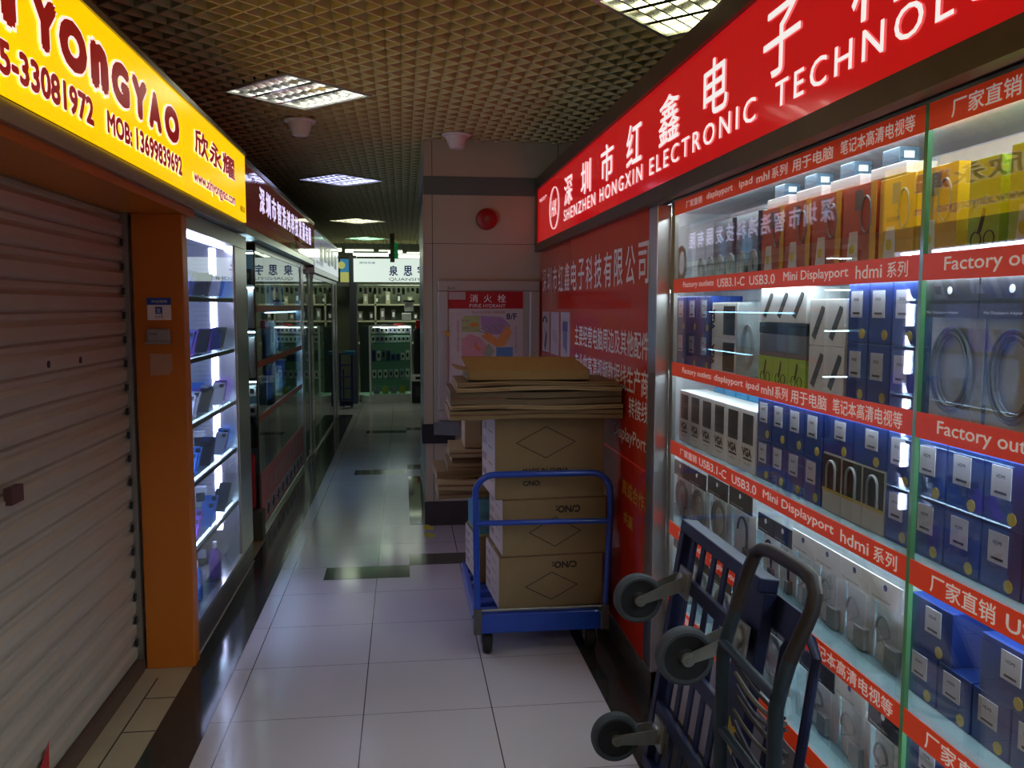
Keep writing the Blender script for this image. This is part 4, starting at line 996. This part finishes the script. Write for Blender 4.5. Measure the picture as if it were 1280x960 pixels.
part('top_flap', MB().add([(a0, yf_, z1), (a1, yf_, z1), (a1-.045, yf_+.15, z1+.05), (a0-.02, yf_+.15, z1+.055), (a0, yf_, z1+.004), (a1, yf_, z1+.004), (a1-.045, yf_+.15, z1+.054), (a0-.02, yf_+.15, z1+.059)],
     [(3, 2, 1, 0), (4, 5, 6, 7), (0, 1, 5, 4), (1, 2, 6, 5), (2, 3, 7, 6), (3, 0, 4, 7)]), mat('tan board'), t)
part('side_flap', MB().add([(a0, yf_, z1-.002), (a0, yb, z1-.002), (a0-.055, yb-.02, z1+.012), (a0-.055, yf_+.02, z1+.012), (a0, yf_, z1+.002), (a0, yb, z1+.002), (a0-.055, yb-.02, z1+.016), (a0-.055, yf_+.02, z1+.016)],
     [(0, 1, 2, 3), (7, 6, 5, 4), (0, 4, 5, 1), (1, 5, 6, 2), (2, 6, 7, 3), (3, 7, 4, 0)]), M_cardL, t)
part('print', MB().text('红鑫', (a0-.0005, yf_+.2, z0+.01), -Y, Z, .12, .022, .02), M_ink, t)

# ================================================================== leaning blue trolley
Lz = Vector((.13, 0, .86)).normalized(); Nn = Vector((-.86, 0, .13)).normalized(); O0 = Vector((.812, 0, .006))
def D(y, l, n): return O0+Vector((0, y, 0))+Lz*l+Nn*n        # deck coordinates: y, height along the deck, offset towards the aisle
def dbox(mb, y0, y1, l0, l1, n0, n1):
    vs = [D(y, l, n) for n in (n0, n1) for l in (l0, l1) for y in (y0, y1)]
    return mb.add(vs, [(0, 2, 3, 1), (4, 5, 7, 6), (0, 1, 5, 4), (2, 6, 7, 3), (0, 4, 6, 2), (1, 3, 7, 5)])
t = thing('leaning_trolley', 'dark blue slatted platform trolley stood on end against the showcase, castors outward', 'trolley', tuple(D(2.5, 0, 0)))
mb = MB(); dbox(mb, 2.13, 2.78, .825, .865, -.045, .012); dbox(mb, 2.13, 2.78, 0, .04, -.045, .012); dbox(mb, 2.74, 2.78, .04, .825, -.045, .012)
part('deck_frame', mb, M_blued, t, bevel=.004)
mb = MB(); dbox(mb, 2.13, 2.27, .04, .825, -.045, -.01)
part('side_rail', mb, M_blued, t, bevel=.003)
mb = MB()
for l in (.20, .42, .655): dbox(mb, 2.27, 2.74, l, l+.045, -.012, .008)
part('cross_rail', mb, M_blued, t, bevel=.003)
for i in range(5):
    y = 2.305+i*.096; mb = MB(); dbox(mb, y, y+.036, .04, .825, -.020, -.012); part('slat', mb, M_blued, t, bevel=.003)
def caster(y, l, tag):
    """castor fixed on the outward face, wheel axis along the aisle"""
    l2 = l-.012; l = l+tag; wc = D(y, l2, .158)
    mb = MB(); dbox(mb, y-.05, y+.05, l-.045, l+.045, .008, .016)
    mb.lathe(D(y, l, .016), Nn, [(.032, 0), (.032, .014), (.022, .02)], 20)
    for s in (-1, 1):
        yy = y+s*.026
        a = D(yy, l+.026, .03); b = D(yy, l-.026, .03); e = D(yy, l2-.016, .158); f = D(yy, l2+.016, .158); th = Vector((0, .0035*s, 0))
        mb.add([a, b, e, f, a+th, b+th, e+th, f+th], [(0, 1, 2, 3), (7, 6, 5, 4), (0, 4, 5, 1), (1, 5, 6, 2), (2, 6, 7, 3), (3, 7, 4, 0)])
        mb.cyl(wc+Vector((0, s*.024, 0)), wc+Vector((0, s*.036, 0)), .018, n=20)
        mb.cyl(wc+Vector((0, s*.036, 0)), wc+Vector((0, s*.042, 0)), .009, n=6)
    c = part('caster', mb, M_zinc, t, True)
    r = .080
    w_ = part('wheel', MB().lathe(wc-Vector((0, .02, 0)), (0, 1, 0), [(r*.78, 0), (r*.88, -.001), (r*.97, .004), (r, .012), (r, .028), (r*.97, .036), (r*.88, .041), (r*.78, .040), (r*.78, 0)], 40, False), M_rubber, c, True)
    part('wheel_disc', MB().lathe(wc-Vector((0, .016, 0)), (0, 1, 0), [(.012, -.006), (.02, -.004), (.024, .003), (r*.79, .002), (r*.79, .030), (.024, .029), (.02, .036), (.012, .038)], 32), M_rubberd, c, True)
for i, (y, l) in enumerate([(2.66, .625), (2.19, .625), (2.66, .155), (2.19, .155)]): caster(y, l, .055 if l > .4 else .01)
# its own folded handle behind the deck
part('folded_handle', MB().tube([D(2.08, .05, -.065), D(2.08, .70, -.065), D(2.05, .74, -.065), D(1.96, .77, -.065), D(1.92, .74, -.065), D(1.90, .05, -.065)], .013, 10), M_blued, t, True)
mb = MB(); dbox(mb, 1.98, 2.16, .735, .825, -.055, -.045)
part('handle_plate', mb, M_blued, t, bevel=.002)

# hand truck in front of it
part('yellow_mark', MB().poly(D(0, 0, -.009), Y, Lz, [(2.16, .36), (2.205, .375), (2.21, .45), (2.185, .43), (2.155, .445)], -.001), mat('worn yellow paint', (.40, .30, .02), .5), t)
t = thing('hand_truck', 'tubular hand truck with black bent grip leaning nearest the camera', 'hand truck', (.8, 1.88, 0))
ya, yb = 2.05, 1.735
low = [(.79, .0, .06), (.80, 0, .40), (.80, 0, .70)]
def legpts(y, dy): return [(.795, y, .05), (.800, y, .40), (.802, y, .70), (.812, y, .745), (.835, y+dy*.2, .80)]
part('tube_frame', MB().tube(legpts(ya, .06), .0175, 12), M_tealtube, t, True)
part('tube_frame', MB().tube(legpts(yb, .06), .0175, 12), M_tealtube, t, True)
gp = [(.835, ya+.012, .80), (.880, ya+.035, .905), (.893, ya+.03, .945), (.900, ya-.0, .965), (.903, ya-.05, .972), (.905, yb+.10, .975), (.903, yb+.05, .968), (.896, yb+.022, .945), (.885, yb+.015, .91), (.835, yb+.012, .80)]
part('grip', MB().tube(gp, .018, 12), M_blktube, t, True)
for z in (.725, .50, .27): part('cross_bar', MB().cyl((.80, ya, z), (.80, yb, z), .013), M_tealtube, t, True)
part('toe_plate', MB().box((.60, yb-.03, .012), (.80, ya+.03, .018)).box((.785, yb-.03, .012), (.80, ya+.03, .10)), M_blued, t)
part('axle', MB().cyl((.84, ya+.05, .07), (.84, yb-.05, .07), .008), M_zinc, t)
for y in (ya+.03, yb-.055): part('wheel', MB().lathe((.84, y, .07), (0, 1, 0), [(.03, 0), (.065, .002), (.068, .012), (.065, .024), (.03, .026)], 28), M_rubberd, t, True)
for z in (.10,): part('axle_bracket', MB().box((.80, ya-.01, .05), (.85, ya+.0, .10)).box((.80, yb, .05), (.85, yb+.01, .10)), M_tealtube, t)
# elastic cords slung behind the hand truck
for i in range(12):
    z = .68-.032*i; q = .012+.010*(i % 3); a = .045*((i*7) % 5)/5
    single('elastic_cord', MB().tube([(.828+.003*(i % 4), ya-.012-.29*k/10, z+(a-.01)*k/10-q*math.sin(PI*k/10)) for k in range(11)], .0045+.0015*(i % 2), 6), mat('cord %d' % (i % 3), ((.02, .015, .015), (.09, .08, .06), (.02, .018, .03))[i % 3], .7),
           'thin elastic cord slung between the hand truck tubes, %s from the top' % ORD[i], 'cord', 'elastic cords on the hand truck', True)

# ================================================================== far end of the aisle
t = thing('white_shop_sign', 'backlit white sign with dark blue characters at the far end of the aisle', 'sign', (.3, 14.2, 1.96))
part('sign_box', MB().box((-.80, 14.21, 1.96), (1.7, 14.5, 2.36)), M_frame, t)
part('sign_face', MB().box((-.79, 14.195, 1.975), (1.7, 14.21, 2.35)), mat('backlit white acrylic', (.35, .38, .36), .4, emit=(.85, 1, .9), es=.80), t)
mb = MB()
for c, a in zip('泉思宇电子', (-.224, .01, .233, .46, .69)): mb.text(c, (a, 14.195, 2.075), X, Z, .14, .165, .045)
mb.text('深圳市泉', (-.70, 14.195, 2.265), X, Z, .26, .035, .01)
part('lettering', mb, mat('blue letter', (.0, .0, .16), 1, var=0, emit=(0, 0, 1), es=.06), t)
part('small_print', MB().text('QUANSIYU ELECTRONIC', (-.226, 14.195, 1.99), X, Z, 1.35, .055, .0), M_ink, t)
t = thing('side_poster', 'small blue and yellow lit poster left of the white far sign', 'poster', (-.93, 14.2, 1.97))
part('poster_face', MB().box((-1.0, 14.2, 1.97), (-.865, 14.23, 2.34)), mat('poster blue', (.05, .25, .5), .4, emit=(.05, .3, .6), es=.35), t)
part('poster_lower', MB().box((-1.0, 14.19, 1.97), (-.865, 14.199, 2.13)).lathe((-.98, 14.19, 2.24), (0, -1, 0), [(.06, 0), (.06, .003)], 20), mat('poster yellow', (.6, .6, .2), .4, emit=(.7, .7, .2), es=.35), t)
struct('wall_pier', MB().box((-.86, 14.2, 0), (-.75, 14.5, 2.4)), mat('purple grey pier', (.10, .10, .13), .4))
struct('wall_pier', MB().box((-1.35, 14.55, 0), (-.86, 14.65, 2.4)), mat('olive wall', (.15, .17, .10), .5))
struct('trim_14', MB().box((-1.35, 14.15, 1.90), (-.86, 14.25, 1.96)), M_steeld)

def tubelamp(x, y, z, L, label):
    t = thing('tube_lamp', label, 'lamp', (x, y, z), 'fluorescent tubes above the far shops')
    lpart('tube', MB().cyl((-L/2, 0, 0), (L/2, 0, 0), .028, n=10), mat('far tube', (1, 1, 1), .4, emit=(.9, 1, .7), es=4), t, True)
    lpart('batten', MB().box((-L/2, -.03, .028), (L/2, .03, .06)).box((-L/2+.03, -.006, .06), (-L/2+.04, .006, 2.86-z)).box((L/2-.04, -.006, .06), (L/2-.03, .006, 2.86-z)), M_grey, t)
for i, (xx, yy, zz, L) in enumerate([(-.78, 16, 2.58, .5), (-.22, 16, 2.57, .42), (.30, 16, 2.54, .45), (-.55, 15.2, 2.47, .6), (.15, 15.2, 2.44, .45), (-1.3, 16, 2.6, .4)]):
    tubelamp(xx, yy, zz, L, 'white fluorescent tube above the far white sign, %s of six' % ORD[i])
t = thing('exit_sign', 'small green lit exit sign hanging on a dark pole over the white far sign', 'sign', (-.1, 13.9, 2.30))
part('sign_face', MB().box((-.135, 13.88, 2.34), (-.075, 13.9, 2.58)), mat('exit green', (.005, .07, .02), .4, emit=(.02, .9, .2), es=.12), t)
part('pole', MB().box((-.20, 13.9, 2.28), (-.13, 13.94, 2.73)), M_frame, t)
part('lettering', MB().text('出\n口', (-.135, 13.88, 2.36), X, Z, .06, .2, .02), mat('exit letter', (.1, .5, .2), .4), t)
area('far_shop_light', (.2, 14.9, 2.5), 1.2, 22, (.85, 1, .75))
area('far_shop_light', (.0, 16.9, 2.55), 1.5, 16, (.85, 1, .75))
area('far_left_light', (-1.0, 13.4, 2.6), .5, 4, (.85, 1, .75))

# glass display case at the far end
t = thing('glass_display_case', 'white-framed glass display case under the far white sign', 'display case', (-.2, 14.6, 0))
mb = MB()
P8 = [(-.545, 14.2), (.12, 14.45), (.12, 14.9), (-.545, 14.9)]
part('base', MB().poly((0, 0, 0), X, Y, P8, .13), M_whitebox, t)
part('frame', MB().cyl((-.545, 14.2, 0), (-.545, 14.2, 1.26), .016, n=8).cyl((.12, 14.45, 0), (.12, 14.45, 1.26), .012, n=8).cyl((-.545, 14.2, 1.26), (.12, 14.45, 1.26), .01, n=8), M_whitebox, t)
part('glass_pane', MB().add([(-.545, 14.2, .13), (.12, 14.45, .13), (.12, 14.45, 1.25), (-.545, 14.2, 1.25), (-.543, 14.205, .13), (.122, 14.455, .13), (.122, 14.455, 1.25), (-.543, 14.205, 1.25)],
     [(0, 1, 2, 3), (7, 6, 5, 4), (0, 4, 5, 1), (1, 5, 6, 2), (2, 6, 7, 3), (3, 7, 4, 0)]), M_pane, t)
part('back_panel', MB().box((-.545, 14.9, .0), (.12, 14.91, 1.25)), mat('case back', (.22, .28, .24), .5), t)
part('added_case_lamp', MB().box((-.5, 14.36, 1.235), (.1, 14.375, 1.245)), mat('added case lamp', (1, 1, 1), .5, emit=(.85, 1, .9), es=11), t)  # glowing strip added to lighten the goods in the case
for z in (.395, .685, .98, 1.13): part('shelf', MB().poly((0, 0, z), X, Y, P8, .01), M_shelf, t)
# left wing of the case
t = thing('glass_side_case', 'dim glass side case behind the blue hand trolley at the far end', 'display case', (-.65, 14.4, 0))
part('base', MB().poly((0, 0, 0), X, Y, [(-.74, 14.5), (-.56, 14.22), (-.56, 14.9), (-.74, 14.9)], .12), M_whitebox, t)
part('back_panel', MB().box((-.74, 14.9, 0), (-.56, 14.91, 1.25)), M_dark, t)
part('top', MB().poly((0, 0, 1.25), X, Y, [(-.74, 14.5), (-.56, 14.22), (-.56, 14.9), (-.74, 14.9)], .015), M_shelf, t)
fc = [M_whitebox, M_whitebox, M_lilac, M_greybox, M_bluebox]
rr = random.Random(11)
cnt = 0
for (z, n, h, dark) in ((1.141, 9, .10, 0), (.991, 9, .11, 0), (.696, 8, .16, 1), (.406, 7, .13, 0)):
    for i in range(n):
        u = (i+.5)/n; xx = -.53+u*.63; yy = 14.30+u*.235; c = fc[rr.randrange(5) if dark else rr.randrange(3)]
        plain_box('gadget_box', (xx-.032, yy, z), (xx+.032, yy+.1, z+h*(1 if not dark else .6+.6*rr.random())), c,
                  'small pale gadget box in far display case, %s shelf, %s from the left' % ({1.141: 'top', .991: 'upper', .696: 'middle', .406: 'lower'}[z], ORD[i]), m2=M_black, group='gadget boxes in the far display case')
for i in range(4):
    xx = -.45+i*.14
    single('yellow_packet', MB().lathe((xx, 14.42+.04*i, .141), (0, 0, 1), [(.05, 0), (.06, .05), (.045, .11), (.0, .13)], 10), mat('yellow packet', (.5, .5, .05), .5) if i % 2 else mat('grey packet', (.3, .32, .35), .5),
           '%s soft packet on the floor of the far display case, %s from the left' % ('yellow' if i % 2 else 'grey', ORD[i]), 'packet', 'packets in the far display case')
# blue hand trolley at the far left
t = thing('blue_stair_trolley', 'blue tubular trolley standing at the far left end of the aisle', 'trolley', (-.9, 13.6, 0))
mb = MB()
for xx in (-.98, -.80): mb.cyl((xx, 13.5, .04), (xx, 13.5, .86), .016, n=8)
for xx in (-.95, -.83): mb.cyl((xx, 13.75, .0), (xx, 13.75, .6), .014, n=8)
for z in (.15, .32, .50, .68, .86): mb.cyl((-.98, 13.5, z), (-.80, 13.5, z), .013, n=8)
part('tube_frame', mb, mat('navy tube', (.015, .04, .16), .4), t)
part('seat_pad', MB().box((-.90, 13.44, .84), (-.75, 13.56, .90)), mat('sky blue pad', (.02, .25, .5), .4), t, bevel=.01)
part('basket', MB().box((-.97, 13.5, .05), (-.81, 13.7, .12)), M_blued, t)
# counter, back shelves and hanging goods of the far shop
t = thing('back_shelf_unit', 'pale open shelf unit at the back of the far shop', 'shelf unit', (-.2, 16.0, 0))
for zz in (.9, 1.3, 1.6): part('shelf', MB().box((-.95, 15.9, zz), (.6, 16.2, zz+.03)), M_wall, t)
for xx in (-.95, -.52, .3): part('upright', MB().box((xx, 15.9, .9), (xx+.03, 16.2, 1.9)), M_wall, t)
part('back_panel', MB().box((-.95, 16.2, .0), (.6, 16.22, 2.3)), mat('olive back', (.16, .18, .13), .5), t)
for i in range(14):
    xx = -.88+i*.1; h = .1+.12*rr.random()
    plain_box('stock_box', (xx-.04, 15.95, 1.331 if i % 2 else 1.631), (xx+.04, 16.1, (1.331 if i % 2 else 1.631)+h), (M_dark, M_greybox, M_wall, M_dark)[i % 4], 'dim stock box on the far shop %s back shelf, %s from the left' % ('lower' if i % 2 else 'upper', ORD[i//2]), group='stock boxes in the far shop')
t = thing('hanging_rail', 'rail of small dark hanging packs under the far white sign', 'rail', (-.2, 14.6, 1.93))
part('rail', MB().cyl((-.74, 14.6, 1.93), (.6, 14.6, 1.93), .008, n=8), M_steel, t)
for i in range(16):
    xx = -.70+i*.078; h = .08+.06*rr.random()
    b = thing('hanging_pack', 'small hanging pack on the rail under the far white sign, %s from the left' % ORD[i], 'hanging pack', (xx, 14.6, 1.92-h), 'hanging packs under the far sign')
    part('pouch', MB().box((xx-.022, 14.597, 1.92-h), (xx+.022, 14.603, 1.92-.03)), (M_dark, M_grey, M_black)[i % 3], b)
    part('hook', MB().cyl((xx, 14.6, 1.89), (xx, 14.6, 1.935), .003, n=6), M_steel, b)
t = thing('white_printer', 'white label printer on a stand at the right of the far shop', 'printer', (.1, 14.75, 1.3))
part('printer_body', MB().box((.02, 14.9, 1.50), (.17, 15.05, 1.66)), M_whitebox, t, bevel=.01)
part('printer_base', MB().box((-.03, 14.85, 1.34), (.13, 15.05, 1.47)), M_whitebox, t, bevel=.01)
part('screen', MB().box((.0, 14.86, 1.655), (.19, 14.9, 1.69)), M_black, t)
t = thing('black_coat', 'black coat hung at the right edge of the far shop, by the column', 'coat', (.22, 14.3, .1))
part('coat_body', MB().lathe((.235, 14.4, .47), (0, 0, 1), [(.07, 0), (.085, .2), (.075, .5), (.09, .72), (.04, .80)], 14), M_black, t, True)
part('red_collar', MB().box((.2, 14.3, 1.22), (.32, 14.38, 1.36)), M_redplas, t, bevel=.01)
plain_box('striped_box', (.13, 14.2, .36), (.35, 14.4, .46), M_whitebox, 'box with black and white stripes beside the far display case', m2=M_black)
plain_box('dark_crate', (.13, 14.2, .0), (.35, 14.45, .358), M_black, 'dark crate under the striped box beside the far display case', 'crate', m2=M_dark)
t = thing('counter_clutter', 'low pile of dark cables and red packets on top of the far display case', 'cable pile', (-.2, 14.5, 1.26))
mb = MB()
for i in range(12):
    c = (-.5+.05*i, 14.35+.02*i, 1.275); mb.tube([(c[0]+.05*math.cos(a), c[1]+.04*math.sin(a), c[2]+.004*i % .02) for a in [j*.5 for j in range(13)]], .007, 5)
part('cables', mb, M_cableb, t)
part('red_packet', MB().box((-.16, 14.42, 1.275), (.0, 14.5, 1.30)), M_redplas, t, bevel=.005)

for o in list(bpy.data.objects):
    if 'fresh' in o.keys(): del o['fresh']
